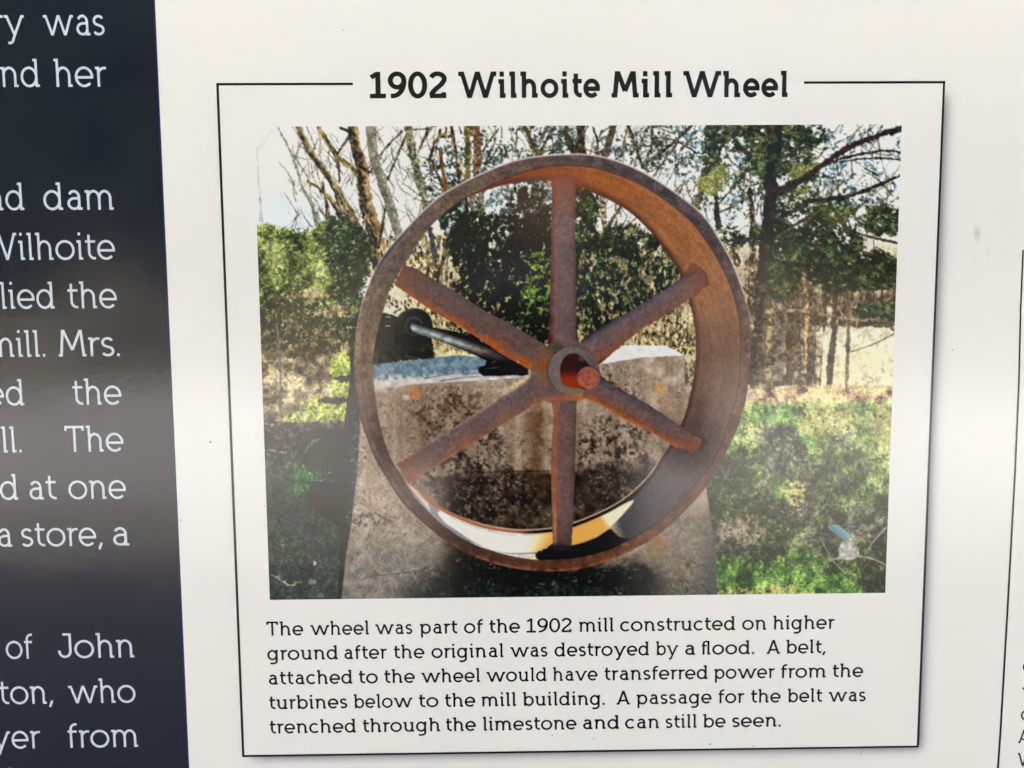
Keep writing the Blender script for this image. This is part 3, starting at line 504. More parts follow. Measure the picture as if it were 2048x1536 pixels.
for a in ((905, 830, 85, 75, C(56, 42, 32), .9, .52), (880, 800, 120, 40, C(120, 96, 78), .6, .4), (960, 900, 60, 70, C(34, 28, 24), .95, .45), (900, 950, 90, 60, C(40, 34, 30), .95, .42), (1010, 900, 110, 70, C(60, 48, 38), .6, .6), (1220, 760, 70, 50, C(70, 58, 48), .8, .5), (1250, 880, 120, 70, C(44, 34, 28), .9, .56), (1180, 930, 110, 60, C(36, 30, 28), .95, .5), (1240, 800, 60, 40, C(60, 50, 44), .7, .55), (860, 860, 50, 60, C(110, 100, 88), .5, .4)): stain(*a)
# dark lower half behind the wheel
band = ramp(Y+(X-1000)*.06+(MID[sl]-.5)*26, 936, 952)*ramp(X, 860, 905)*(1-ramp(X+(Y-950)*.9, 1290, 1370)); w2 = lerp(C(30, 22, 18), C(92, 74, 56), np.clip(FINE[sl]*.75-.1+(MID[sl]-.5)*.9, 0, 1))
col = lerp(col, w2, band*.88)
rb = np.clip(1-np.abs(X-1075-(MID[sl]-.5)*20)/30, 0, 1)*ramp(Y, 800, 830)*(1-ramp(Y, 930, 1000)); col = lerp(col, C(104, 74, 44), rb*.75)
col = lerp(col, C(96, 84, 62), np.clip(1-((X-1070)/70)**2-((Y-1030)/24)**2, 0, 1)*FINE[sl])
# lower left flank and foot
lf = (1-ramp(X, 840, 930))*ramp(Y, 1040, 1130); col = lerp(col, lerp(C(92, 92, 84), C(140, 134, 122), np.clip(NZ[2][sl]*1.2, 0, 1)), lf*.8)
foot_ = ramp(Y+(MID[sl]-.5)*50, 1098, 1150)*ramp(X+(Y-1100)*.5+(FINE[sl]-.5)*60, 850, 930)*(1-ramp(X-(Y-1100)*1.1, 1240, 1330)); col = lerp(col, lerp(C(6, 10, 10), C(24, 27, 24), FINE[sl]), np.clip(foot_, 0, 1)*.95)
ft = ramp(Y+(MID[sl]-.5)*24-(X-1100)*.0, 1160, 1185)*ramp(X, 780, 860); col = lerp(col, lerp(C(14, 22, 22), C(60, 70, 60), FINE[sl]), ft*.9)
rf = ramp(X, 1290, 1340)*ramp(Y, 1000, 1040); col = lerp(col, lerp(C(106, 98, 84), C(136, 124, 104), FINE[sl]), rf*.8); col = lerp(col, C(84, 84, 84), rf*ramp(X+Y*.2, 1610, 1650)*.7)
for cx, cy, rx, ry, c, k in ((1322, 1085, 9, 16, C(184, 118, 66), .8), (829, 787, 12, 14, C(184, 126, 84), .95), (1318, 778, 11, 12, C(196, 132, 78), .8), (1330, 800, 9, 20, C(186, 146, 110), .6), (812, 795, 8, 6, C(214, 198, 178), .8), (1310, 1100, 26, 26, C(120, 98, 66), .6), (1376, 1131, 5, 6, C(40, 46, 38), .9), (730, 915, 3, 3, C(20, 16, 14), .9), (1100, 925, 14, 22, C(190, 168, 150), .6), (1340, 920, 40, 30, C(176, 152, 128), .5), (1350, 850, 30, 40, C(172, 158, 138), .6), (990, 950, 12, 8, C(110, 98, 88), .6)):
    col = lerp(col, c, np.clip(1.4-((X-cx)/rx)**2-((Y-cy)/ry)**2, 0, 1)*k*(.6+.4*FINE[sl]))
crk = np.clip(1.6-np.abs(Y-(1160-(X-700)*.16+(MID[sl]-.5)*8)), 0, 1)*(X > 720)*(X < 860); col = lerp(col, C(60, 58, 52), crk*.7)
crk = np.clip(1.4-np.abs(Y-(946-(X-880)*.02)), 0, 1)*(X > 940)*(X < 1100); col = lerp(col, C(24, 18, 16), crk*.6)
crk = np.clip(1.2-np.abs(Y-(922+(X-1150)*.01)), 0, 1)*(X > 1150)*(X < 1250); col = lerp(col, C(130, 136, 130), crk*.7)
vs_ = np.interp(np.arange(X.shape[1])*.09, np.arange(90), np.random.RandomState(6).rand(90))[None]; run = np.clip((vs_*.7+MID[sl]*.5-.55)*3, 0, 1)*ramp(Y, 780, 830)*(1-ramp(Y, 960, 1040)); col = lerp(col, col*np.array([.62, .52, .42]), run*.45)
col = col*(1+(noise(X.shape[1], X.shape[0], 1.6, 91)-.5)[..., None]*.3); put(sl, M, np.clip(col, 0, 1), 4)
dabs(1300, blobs([(900, 830, 70, 55, 1), (940, 930, 60, 50, 1), (1210, 900, 80, 60, 1), (1220, 770, 60, 30, .8), (890, 960, 50, 40, .9), (1250, 930, 50, 40, .8)], .5, FINE), [C(30, 22, 18), C(70, 54, 42)], (.5, 1.5), (1, 2), seed=60, alpha=.6)
dabs(1500, blobs([(960, 990, 110, 50, 1), (1040, 890, 70, 30, .7), (1230, 960, 60, 40, .8)], .55, FINE), [C(120, 106, 94), C(176, 160, 144)], (.5, 1.5), (1, 2), seed=61, alpha=.4)
R = np.random.RandomState(31)
for k in range(230):
    x = R.uniform(800, 1425); y = R.uniform(1150, 1200) if x < 1380 else R.uniform(1120, 1200); a = R.normal(1.57, .6); L = R.uniform(6, 26)
    c = (C(10, 18, 16), C(44, 60, 48), C(78, 92, 76), C(24, 36, 28), C(96, 98, 90))[R.randint(5)]; stroke([(x, y), (x+L*.5*math.cos(a), y-L*.5*math.sin(a)), (x+L*math.cos(a+.6), y-L*math.sin(a+.6))], 1.7, .7, [c, c*.8], seed=k, alpha=.6, sm=False)
dabs(900, region(700, 800, 860, 1190, FINE, .6), [C(80, 72, 62), C(110, 102, 90)], (.5, 1.5), (1, 4), seed=63, alpha=.6)
dabs(700, region(690, 860, 1420, 1190, MID, .55), [C(190, 176, 156), C(150, 138, 120)], (.5, 1.5), (1, 4), ang=0, seed=64, alpha=.45)
dabs(260, blobs([(740, 1040, 50, 14, 1)], .35, FINE), [C(56, 52, 50), C(90, 84, 80)], (.5, 1.5), (1, 3), seed=65, alpha=.5)
# block top
sl, M = polymask([(742, 728), (866, 715), (919, 710), (975, 716), (1060, 722), (1056, 754), (991, 759), (830, 768), (742, 780)], jag=2, seed=4); X, Y = XX[sl], YY[sl]
t = ramp(Y+(X-749)*.055+(NZ[1][sl]-.5)*10, 752, 762); put(sl, M, lerp(lerp(C(88, 108, 118), C(142, 158, 162), NZ[1][sl]), lerp(C(180, 172, 160), C(228, 218, 200), NZ[2][sl]), t), 5)
for p in ([(850, 757), (900, 748), (960, 746)], [(880, 762), (920, 756), (960, 753)], [(930, 740), (960, 735)]): stroke(p, 3, 2, [C(80, 100, 116), C(120, 134, 142)], alpha=.8)
sl, M = polymask([(1196, 729), (1212, 712), (1250, 690), (1330, 691), (1371, 711), (1282, 715), (1240, 722)], jag=1.5, seed=5); put(sl, M, lerp(C(222, 214, 200), C(236, 230, 218), NZ[2][sl]), 5)
dabs(160, region(1370, 722, 1396, 770), [C(30, 24, 20), C(90, 80, 70), C(200, 180, 140)], (.5, 2), (1, 4), ang=3, seed=62)
# --- bearing, gear disc and shaft behind the wheel
sl, M = polymask([(742, 640), (757, 622), (775, 626), (790, 632), (806, 640), (858, 655), (866, 690), (871, 716), (800, 722), (742, 731)], jag=4, seed=6); put(sl, M, lerp(C(26, 28, 25), C(76, 76, 60), np.clip(NZ[0][sl]*1.2-.2, 0, 1)*ramp(YY[sl], 670, 710)), 6)
t = np.linspace(0, 2*math.pi, 30)[:-1]
sl, M = polymask([(828+38*math.cos(a), 653+37*math.sin(a)) for a in t], jag=1.5); dd = np.hypot((XX[sl]-828)/38, (YY[sl]-653)/37); put(sl, M, lerp(lerp(C(22, 24, 24), C(44, 48, 48), NZ[0][sl]), C(66, 72, 72), np.clip(1-np.abs(dd-.45)*9, 0, 1)*.7+np.clip(1-np.abs(dd-.93)*14, 0, 1)*(YY[sl] < 650)*.35), 6)
stroke([(815, 640), (824, 634), (836, 637), (846, 646)], 2.2, 1.6, [C(90, 96, 94)], alpha=.8); stroke([(788, 626), (800, 618)], 2, 2, [C(30, 24, 18)])
for x, y in ((776, 634), (776, 652)): stroke([(x-4, y), (x+4, y)], 3, 2.4, [C(150, 160, 158)])
for p in ([(813, 690), (815, 714)], [(845, 690), (846, 712)]): stroke(p, 1.5, 1.5, [C(110, 104, 76)], alpha=.6)
sl, M = polymask(spline([(822, 650), (830, 645), (868, 655), (920, 665), (960, 682), (1000, 700), (1050, 722), (1056, 745), (1040, 752), (1000, 735), (960, 715), (925, 700), (870, 679), (835, 668), (824, 662)], True, 4)); X, Y = XX[sl], YY[sl]
d = (Y-(653+(X-822)*.33))/17; v = np.clip(1-np.abs(d-.1)*1.3, 0, 1); c = lerp(C(24, 22, 24), lerp(C(172, 178, 168), C(140, 124, 112), ramp(X, 900, 960)), v*(1-ramp(X, 955, 1010)*.8)*(.85+.5*(NZ[1][sl]-.3))); c = c+.02; c = lerp(c, C(44, 16, 12), ramp(X, 1000, 1040)*.7); put(sl, M, np.clip(c, 0, 1), 7)
sl, M = polymask([(956, 735), (970, 730), (973, 721), (985, 718), (1000, 722), (1052, 728), (1058, 750), (1000, 752), (968, 752), (957, 745)], jag=1.5); put(sl, M, lerp(C(12, 12, 14), C(36, 34, 36), NZ[0][sl]), 23)
stroke([(968, 737), (985, 736), (998, 734)], 1.6, 1.4, [C(110, 116, 120)], alpha=.7); stroke([(984, 726), (990, 722)], 2, 2, [C(90, 100, 104)])
stroke([(980, 757), (992, 758)], 4, 4, [C(236, 228, 214)])
# --- the wheel
OUT = [(708, 730), (709.5, 700), (712.5, 660), (720.5, 620), (733, 580), (750, 540), (770, 508), (797, 474), (830, 438), (860, 409), (890, 385), (950, 353), (1026, 322), (1090, 311), (1160, 308), (1211, 315), (1263, 333), (1307, 356), (1348, 383), (1389, 414), (1416, 442), (1440, 480), (1461, 518), (1476, 555), (1488, 591), (1498, 630), (1502, 668), (1502, 702), (1499, 740), (1493, 793), (1485, 826), (1471, 865), (1451, 908), (1427, 950), (1407, 980), (1382, 1009), (1349, 1042), (1320, 1067), (1288, 1088), (1245, 1109), (1203, 1126), (1160, 1138), (1110, 1143), (1052, 1140), (1001, 1131), (950, 1114), (915, 1097), (873, 1068), (830, 1030), (800, 998), (775, 959), (751, 918), (736, 882), (722, 840), (715, 805), (710, 754)]
INN = [(746, 740), (748, 700), (758, 651), (768, 617), (780, 578), (808, 530), (838, 482), (864, 450), (907, 411), (950, 389), (1001, 372), (1052, 364), (1103, 362), (1150, 370), (1186, 386), (1220, 401), (1256, 422), (1288, 450), (1314, 480), (1345, 523), (1362, 552), (1377, 598), (1386, 634), (1391, 677), (1391, 725), (1384, 771), (1372, 823), (1358, 857), (1340, 889), (1319, 920), (1299, 950), (1263, 986), (1228, 1010), (1194, 1027), (1146, 1046), (1103, 1056), (1052, 1060), (1010, 1057), (967, 1049), (924, 1034), (881, 1013), (847, 988), (821, 966), (790, 932), (773, 894), (760, 850), (753, 808), (748, 771)]
LIP = [(746, 740), (748, 700), (758, 651), (768, 617), (780, 578), (808, 530), (838, 482), (864, 450), (907, 411), (945, 388), (1001, 360), (1052, 342), (1086, 334), (1120, 330), (1179, 333), (1211, 341), (1263, 359), (1297, 377), (1331, 399), (1365, 426), (1391, 451), (1416, 486), (1437, 519), (1454, 553), (1466, 585), (1476, 620), (1481, 655), (1482, 700), (1480, 745), (1477, 775), (1470, 808), (1457, 848), (1442, 890), (1420, 930), (1399, 960), (1374, 989), (1345, 1020), (1305, 1053), (1263, 1078), (1225, 1097), (1186, 1109), (1146, 1117), (1100, 1120), (1060, 1118), (1025, 1112), (987, 1102), (950, 1089), (907, 1064), (878, 1043), (847, 1013), (825, 988), (806, 958), (790, 932), (773, 894), (760, 850), (753, 808), (748, 771)]
BG, IDB = CV.copy(), ID.copy()
OUT, INN, LIP = spline(OUT), spline(INN), spline(LIP)
sl, MO = polymask(OUT); sl, MI = sl, None
def samebox(P):
    s2, M2 = polymask(P); F = np.zeros((PH, PW)); F[s2] = M2; return F[sl]
MI = samebox(INN); ML = samebox(LIP); X, Y = XX[sl], YY[sl]
sub = slice(None, None, 3)
dO, _ = segdist(OUT[::4], X, Y, True); dI, _ = segdist(INN[::4], X, Y, True); dL, _ = segdist(LIP[::4], X, Y, True)
ang = np.degrees(np.arctan2(-(Y-726), X-1105)) % 360   # 0 right, 90 top, 270 bottom
def cyc(keys):
    a = np.array([k[0] for k in keys], float); c = np.array([k[1] for k in keys])/255.
    return np.stack([np.interp(ang, a, c[:, j]) for j in range(3)], -1)
lip = cyc([(0, (112, 78, 66)), (20, (92, 70, 72)), (45, (80, 68, 76)), (75, (84, 70, 76)), (100, (98, 80, 78)), (125, (116, 94, 84)), (150, (100, 82, 80)), (175, (122, 98, 80)), (195, (100, 76, 64)), (215, (88, 62, 50)), (240, (90, 66, 58)), (270, (100, 60, 44)), (290, (116, 74, 56)), (320, (106, 70, 58)), (345, (106, 68, 54)), (360, (112, 78, 66))])
gn = noise(X.shape[1], X.shape[0], 2.2, 95); g2 = fbm(14, 97, 3, w=X.shape[1], h=X.shape[0])
# streaks that follow the rim
rad = np.hypot((X-1105)/.955, Y-726); sk = np.interp((rad*.22+g2*2.5) % 64, np.arange(64), np.random.RandomState(3).rand(64))
lip = lip*np.array([1.03, 1.01, .93]); lip = lip*(.82+.36*gn[..., None])*(.86+.28*g2[..., None])*(.9+.2*sk[..., None])
lip = lerp(lip, C(176, 158, 150), np.clip(2.6-dO, 0, 1)*ramp(np.sin(np.radians(ang-8)), .1, .5)*.9)      # bright outer arris on top
lip = lerp(lip, C(206, 196, 186), np.clip(1.6-dO, 0, 1)*ramp(np.sin(np.radians(ang)), .3, .6)*.8)
lip = lerp(lip, lip*1.18+.02, np.clip(1-np.abs(dO-8)/5, 0, 1)*ramp(-np.cos(np.radians(ang)), .5, .8)*.6)
lip = lerp(lip, C(74, 56, 62), np.clip(1-np.abs(dO-20+g2*6)/2.2, 0, 1)*ramp(-np.cos(np.radians(ang-12)), .72, .9)*.55)
lip = lerp(lip, C(56, 56, 72), np.clip(7-dO, 0, 1)*np.clip(1-np.abs(ang-147)/10, 0, 1)*.85)
lip = lerp(lip, C(70, 34, 24), np.clip(3.2-dO, 0, 1)*ramp(-np.cos(np.radians(ang-12)), .6, .8)*(Y > 780)*.7)
lip = lerp(lip, C(156, 94, 58), np.clip(5-dO, 0, 1)*(g2 > .4)*ramp(-np.sin(np.radians(ang)), .8, .95)*.7)
put(sl, MO, np.clip(lip, 0, 1), 8)
inn = cyc([(0, (124, 86, 66)), (10, (140, 94, 70)), (22, (172, 112, 70)), (40, (176, 110, 62)), (60, (178, 104, 50)), (80, (172, 92, 38)), (95, (150, 76, 32)), (110, (140, 70, 34)), (125, (110, 58, 36)), (180, (110, 70, 50)), (215, (120, 90, 70)), (228, (180, 174, 164)), (234, (236, 230, 216)), (262, (238, 232, 216)), (268, (240, 196, 110)), (280, (238, 182, 100)), (290, (238, 200, 140)), (293, (76, 74, 80)), (305, (84, 78, 78)), (325, (98, 76, 70)), (340, (112, 82, 66)), (360, (134, 90, 66))])
inn = inn*(.88+.2*gn[..., None])*(.86+.2*sk[..., None])*(.94+.1*g2[..., None])
edge = np.clip(1-(dI-1)/11, 0, 1); rt = ramp(np.cos(np.radians(ang-20)), -.2, .15)
inn = lerp(inn, C(70, 36, 26), edge*rt*.88)
inn = lerp(inn, C(110, 58, 32), np.clip(1-(dI-1)/16, 0, 1)*ramp(np.sin(np.radians(ang)), .85, .95)*.8)
inn = lerp(inn, C(64, 40, 34), np.clip(2.4-dL, 0, 1)*rt*.75)
inn = lerp(inn, C(166, 104, 84), np.clip(1.6-np.abs(dL-4), 0, 1)*ramp(np.cos(np.radians(ang-30)), .1, .5)*.35)
put(sl, ML, np.clip(inn, 0, 1), 8)
# sunlit patch inside the bottom of the rim, with the dark shadow in front of it
def area(P, col, soft=1.0, i=8, jag=0):
    s2, M2 = polymask(P, jag=jag); put(s2, M2*soft, col(s2) if callable(col) else col, i)
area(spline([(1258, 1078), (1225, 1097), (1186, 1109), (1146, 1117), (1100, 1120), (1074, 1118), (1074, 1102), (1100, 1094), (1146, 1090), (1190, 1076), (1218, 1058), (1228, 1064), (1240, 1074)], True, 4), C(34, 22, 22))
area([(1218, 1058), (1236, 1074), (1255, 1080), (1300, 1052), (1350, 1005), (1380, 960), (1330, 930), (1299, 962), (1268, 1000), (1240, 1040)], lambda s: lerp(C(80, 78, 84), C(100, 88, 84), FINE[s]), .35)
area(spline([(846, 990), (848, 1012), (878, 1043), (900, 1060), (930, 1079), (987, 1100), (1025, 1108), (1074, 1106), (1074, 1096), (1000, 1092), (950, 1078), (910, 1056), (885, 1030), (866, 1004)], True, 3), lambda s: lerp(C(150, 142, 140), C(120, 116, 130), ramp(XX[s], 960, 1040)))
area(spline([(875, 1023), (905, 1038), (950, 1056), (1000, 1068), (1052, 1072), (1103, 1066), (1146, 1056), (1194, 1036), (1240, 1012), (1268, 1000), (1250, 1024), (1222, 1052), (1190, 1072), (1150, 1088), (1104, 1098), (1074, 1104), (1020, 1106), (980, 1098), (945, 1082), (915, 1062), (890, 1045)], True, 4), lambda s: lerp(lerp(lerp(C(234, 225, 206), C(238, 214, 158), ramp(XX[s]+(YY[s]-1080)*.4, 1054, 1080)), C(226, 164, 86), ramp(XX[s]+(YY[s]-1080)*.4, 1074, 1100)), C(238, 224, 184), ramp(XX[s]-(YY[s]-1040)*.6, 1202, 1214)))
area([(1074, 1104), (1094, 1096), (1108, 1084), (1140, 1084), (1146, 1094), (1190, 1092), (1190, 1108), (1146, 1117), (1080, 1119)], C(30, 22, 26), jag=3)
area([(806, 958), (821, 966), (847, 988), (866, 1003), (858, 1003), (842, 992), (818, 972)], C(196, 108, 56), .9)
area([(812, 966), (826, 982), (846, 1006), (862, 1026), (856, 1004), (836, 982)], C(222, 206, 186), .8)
# far lip of the rim along the opening at the bottom
rim2 = np.clip(7.5-dI, 0, 1)*(ML)*ramp(ang, 222, 228)*(1-ramp(ang, 262, 268)); put(sl, rim2*(1-MI), C(184, 104, 66), 8)
rim3 = np.clip(8.5-dI, 0, 1)*ML*ramp(ang, 258, 264)*(1-ramp(ang, 312, 320)); put(sl, rim3*(1-MI), C(44, 22, 18), 8)
CV[sl] = lerp(CV[sl], BG[sl], MI); ID[sl] = np.where(MI > .5, IDB[sl], ID[sl])
put(sl, np.clip(1.7-dI, 0, 1)*np.clip(dI+1.2, 0, 1)*ramp(ang, 236, 246)*(1-ramp(ang, 314, 322)), C(206, 176, 150))
put(sl, np.clip(2-dO, 0, 1)*(1-MO)*ramp(np.sin(np.radians(ang)), .2, .4)*.7, C(214, 208, 196))
# spokes: (outline, top colour, bottom colour, axis from, axis to, id)
def spoke(P, a, b, hw, keys, i, glow=None, ends=None):
    s2, M2 = polymask(P, jag=1.0, seed=i); X, Y = XX[s2], YY[s2]; a = np.array(a, float); b = np.array(b, float); u = (b-a)/np.linalg.norm(b-a)
    v = (-(X-a[0])*u[1]+(Y-a[1])*u[0])/hw; s = ((X-a[0])*u[0]+(Y-a[1])*u[1])/np.linalg.norm(b-a)
    k = np.array([q[0] for q in keys], float); c = np.array([q[1] for q in keys])/255.
    vv = v+(MID[s2]-.5)*.2; c = c*np.array([1.0, 1.0, .96]); col = np.stack([np.interp(vv, k, c[:, j]) for j in range(3)], -1)
    col = col*(.9+.2*noise(X.shape[1], X.shape[0], 2.0, 200+i)[..., None])*(.92+.16*FINE[s2][..., None])*(.95+.1*BIG[s2][..., None])
    col = lerp(col, C(96, 88, 98), np.clip((MID[s2]-.6)*3, 0, .5)*.5)
    if ends is not None:
        col = lerp(col, C(*ends), ramp(s, .78, 1.0)*.5)
    put(s2, M2, np.clip(col, 0, 1), i)
# soft shadows where the spokes meet the rim
for p, c, k in (([(1400, 533), (1412, 545), (1420, 570), (1402, 576)], C(110, 58, 34), .8), ([(1382, 866), (1412, 876), (1416, 890), (1396, 900)], C(70, 44, 40), .6), ([(1095, 352), (1160, 352), (1170, 384), (1090, 372)], C(150, 66, 24), .55), ([(1385, 524), (1402, 536), (1380, 548), (1366, 552)], C(90, 60, 40), .5)):
    s2, M2 = polymask(p); put(s2, M2*k, c, 8)
spoke([(808, 530), (830, 536), (873, 562), (915, 586), (975, 625), (1018, 646), (1074, 680), (1110, 700), (1100, 750), (1060, 740), (1001, 707), (967, 683), (915, 650), (864, 622), (830, 598), (789, 570)], (1100, 712), (800, 550), 32, [(-1.05, (178, 92, 44)), (-.8, (150, 86, 58)), (-.5, (116, 82, 72)), (0, (112, 84, 76)), (.6, (98, 80, 80)), (.9, (72, 56, 56)), (1.05, (50, 34, 30))], 9, ends=(140, 66, 36))
spoke([(1104, 356), (1151, 356), (1151, 480), (1153, 651), (1160, 700), (1096, 700), (1098, 651), (1102, 497)], (1127, 700), (1127, 360), 26, [(-1.1, (90, 40, 26)), (-.85, (112, 66, 58)), (-.6, (126, 92, 84)), (0, (118, 92, 90)), (.6, (112, 88, 86)), (.9, (104, 74, 66)), (1.1, (60, 30, 24))], 10, ends=(150, 62, 30))
spoke([(1160, 700), (1162, 680), (1194, 658), (1228, 641), (1280, 610), (1331, 579), (1365, 555), (1399, 536), (1408, 546), (1411, 565), (1397, 590), (1377, 598), (1340, 625), (1288, 655), (1245, 689), (1205, 724), (1180, 740)], (1160, 715), (1405, 560), 27, [(-1.1, (50, 44, 44)), (-.85, (88, 78, 86)), (-.5, (112, 92, 94)), (0, (120, 90, 86)), (.5, (126, 86, 74)), (.9, (150, 82, 48)), (1.1, (96, 50, 28))], 11, ends=(130, 62, 40))
spoke([(1170, 740), (1201, 751), (1228, 771), (1297, 809), (1348, 843), (1382, 869), (1404, 877), (1400, 893), (1388, 905), (1370, 899), (1348, 893), (1314, 871), (1245, 836), (1203, 810), (1160, 792)], (1165, 765), (1395, 892), 27, [(-1.1, (54, 44, 48)), (-.85, (86, 72, 80)), (-.4, (108, 86, 86)), (.1, (116, 84, 74)), (.5, (140, 80, 54)), (.85, (190, 98, 44)), (1.1, (110, 54, 26))], 12, ends=(150, 76, 36))
spoke([(1102, 790), (1156, 790), (1153, 805), (1150, 942), (1146, 1035), (1143, 1092), (1106, 1092), (1103, 980), (1102, 925), (1107, 830)], (1128, 800), (1126, 1090), 25, [(-1.1, (90, 50, 40)), (-.8, (104, 78, 72)), (-.3, (118, 90, 86)), (.3, (126, 90, 78)), (.8, (166, 98, 68)), (1.1, (150, 80, 50))], 13, ends=(66, 44, 42))
spoke([(794, 928), (850, 894), (915, 850), (984, 804), (1018, 776), (1049, 754), (1085, 735), (1118, 790), (1069, 810), (1035, 830), (967, 872), (898, 917), (850, 946), (818, 966)], (1090, 772), (806, 947), 30, [(-1.15, (150, 80, 40)), (-.9, (190, 108, 54)), (-.55, (134, 92, 74)), (0, (120, 92, 88)), (.6, (112, 92, 94)), (.85, (150, 120, 100)), (1.0, (214, 184, 150))], 14, ends=(160, 84, 48))
s2 = box(1105, 1010, 1120, 1085); put(s2, np.clip(1-np.abs(XX[s2]-1110)/4, 0, 1)*ramp(YY[s2], 1015, 1030)*.6, C(214, 150, 90))
s2 = box(1100, 1080, 1150, 1100); put(s2, ramp(YY[s2]+(MID[s2]-.5)*10, 1086, 1094)*.9*((XX[s2] > 1104)&(XX[s2] < 1146)), C(48, 40, 46))
# hub
s2, M2 = polymask(spline([(1098, 690), (1112, 682), (1150, 680), (1172, 690), (1192, 716), (1200, 742), (1196, 770), (1178, 792), (1156, 802), (1130, 802), (1104, 806), (1080, 796), (1066, 774), (1060, 750), (1066, 722), (1080, 700)], True, 4)); X, Y = XX[s2], YY[s2]
col = lerp(lerp(C(100, 82, 78), C(122, 92, 84), MID[s2]), C(88, 84, 62), np.clip(1-((X-1106)/22)**2-((Y-696)/18)**2, 0, 1)*.9)
col = lerp(col, C(64, 62, 58), np.clip(1-((X-1116)/16)**2-((Y-700)/16)**2, 0, 1)*.8)
rust = np.clip(1.5-np.abs(np.hypot((X-1142)/1.0, (Y-735)/.98)-57)/13, 0, 1)*ramp(-np.cos(np.arctan2(Y-748, X-1150)-2.45), -1, -.5)*(X < 1165)*ramp(Y, 690, 730)
col = lerp(col, lerp(C(150, 84, 30), C(204, 122, 34), ramp(Y, 735, 775)), np.clip(rust*(.7+.5*FINE[s2]), 0, 1))
col = lerp(col, C(176, 96, 50), np.clip(1-np.abs(Y-797+(X-1130)*.04)/7, 0, 1)*.8)
col = col*(.9+.2*noise(X.shape[1], X.shape[0], 2.0, 300)[..., None]); put(s2, M2*np.clip(1.35-((X-1132)/66)**2*.55-((Y-742)/62)**2*.55, 0, 1), np.clip(col, 0, 1), 15)
def ell(cx, cy, rx, ry, n=36): return [(cx+rx*math.cos(a), cy+ry*math.sin(a)) for a in np.linspace(0, 2*math.pi, n+1)[:-1]]
s2, M2 = polymask(ell(1142, 741, 50, 50)); X, Y = XX[s2], YY[s2]; put(s2, M2*.35*ramp(-(X-1142)-(Y-741), -10, 20), C(60, 56, 50), 15)
s2, M2 = polymask(ell(1144, 741, 47, 48)); X, Y = XX[s2], YY[s2]
col = lerp(C(112, 98, 90), C(124, 108, 100), FINE[s2]); col = lerp(col, C(100, 80, 84), ramp(X, 1160, 1188)); col = lerp(col, C(136, 108, 78), ramp(Y, 765, 785)*.8)
put(s2, M2*(1-ramp(X+Y*.0, 1186, 1194)*.6), col*(.92+.16*noise(X.shape[1], X.shape[0], 2.0, 301)[..., None]), 15)
s2, M2 = polymask(spline([(1122, 760), (1120, 740), (1124, 722), (1134, 710), (1150, 707), (1166, 714), (1176, 728), (1186, 734), (1196, 740), (1200, 756), (1190, 772), (1175, 778), (1150, 776), (1132, 772)], True, 4)); X, Y = XX[s2], YY[s2]
col = lerp(C(62, 26, 22), C(140, 58, 28), ramp(Y, 738, 758)); col = lerp(col, C(88, 84, 84), np.clip(1-((X-1164)/10)**2-((Y-717)/8)**2, 0, 1)*.9); col = lerp(col, C(44, 38, 44), np.clip(1-((X-1156)/24)**2-((Y-730)/9)**2, 0, 1)*.8)
put(s2, M2, col, 16); s2, M2 = polymask(ell(1177, 755.5, 22.5, 22.5)); X, Y = XX[s2], YY[s2]
put(s2, M2, lerp(lerp(C(134, 76, 60), C(176, 106, 84), FINE[s2]), C(140, 92, 88), np.clip(np.hypot(X-1172, Y-760)/22-.55, 0, 1)), 16)
stroke([(1164, 776), (1172, 779)], 3, 2, [C(60, 30, 20)]); stroke([(1050, 720), (1036, 722)], 2, 2, [C(120, 60, 30)], alpha=.4)
s2 = box(1030, 718, 1044, 730); put(s2, np.clip(1.3-np.hypot(XX[s2]-1036, YY[s2]-723.5)/2, 0, 1), C(220, 210, 200))
# film grain and a slight print softness
def blur(A, k):
    P = np.pad(A, ((1, 1), (1, 1), (0, 0)), 'edge'); h = (P[:, :-2]+P[:, 2:])*k+P[:, 1:-1]*(1-2*k); return (h[:-2]+h[2:])*k+h[1:-1]*(1-2*k)
CV = blur(CV, .2)
CV = np.clip(CV-.055*(1-CV)**3-.02*(CV < .8)*(1-CV), 0, 1)      # deeper print blacks
irn = ((ID >= 8)&(ID <= 15))[..., None]; gy = CV.mean(-1, keepdims=True); CV = np.where(irn & (gy < .6), gy+(CV-gy)*.82, CV); grs = (ID == 3)[..., None]; CV = np.where(grs, CV*.86+.07*np.array([.62, .66, .46])*1.6, CV)
CV = .78*CV+.22*CV*CV*(3-2*CV)                              # print contrast
CV = np.clip(CV+(np.random.RandomState(2).rand(PH, PW, 1)-.5)*.035, 0, 1)
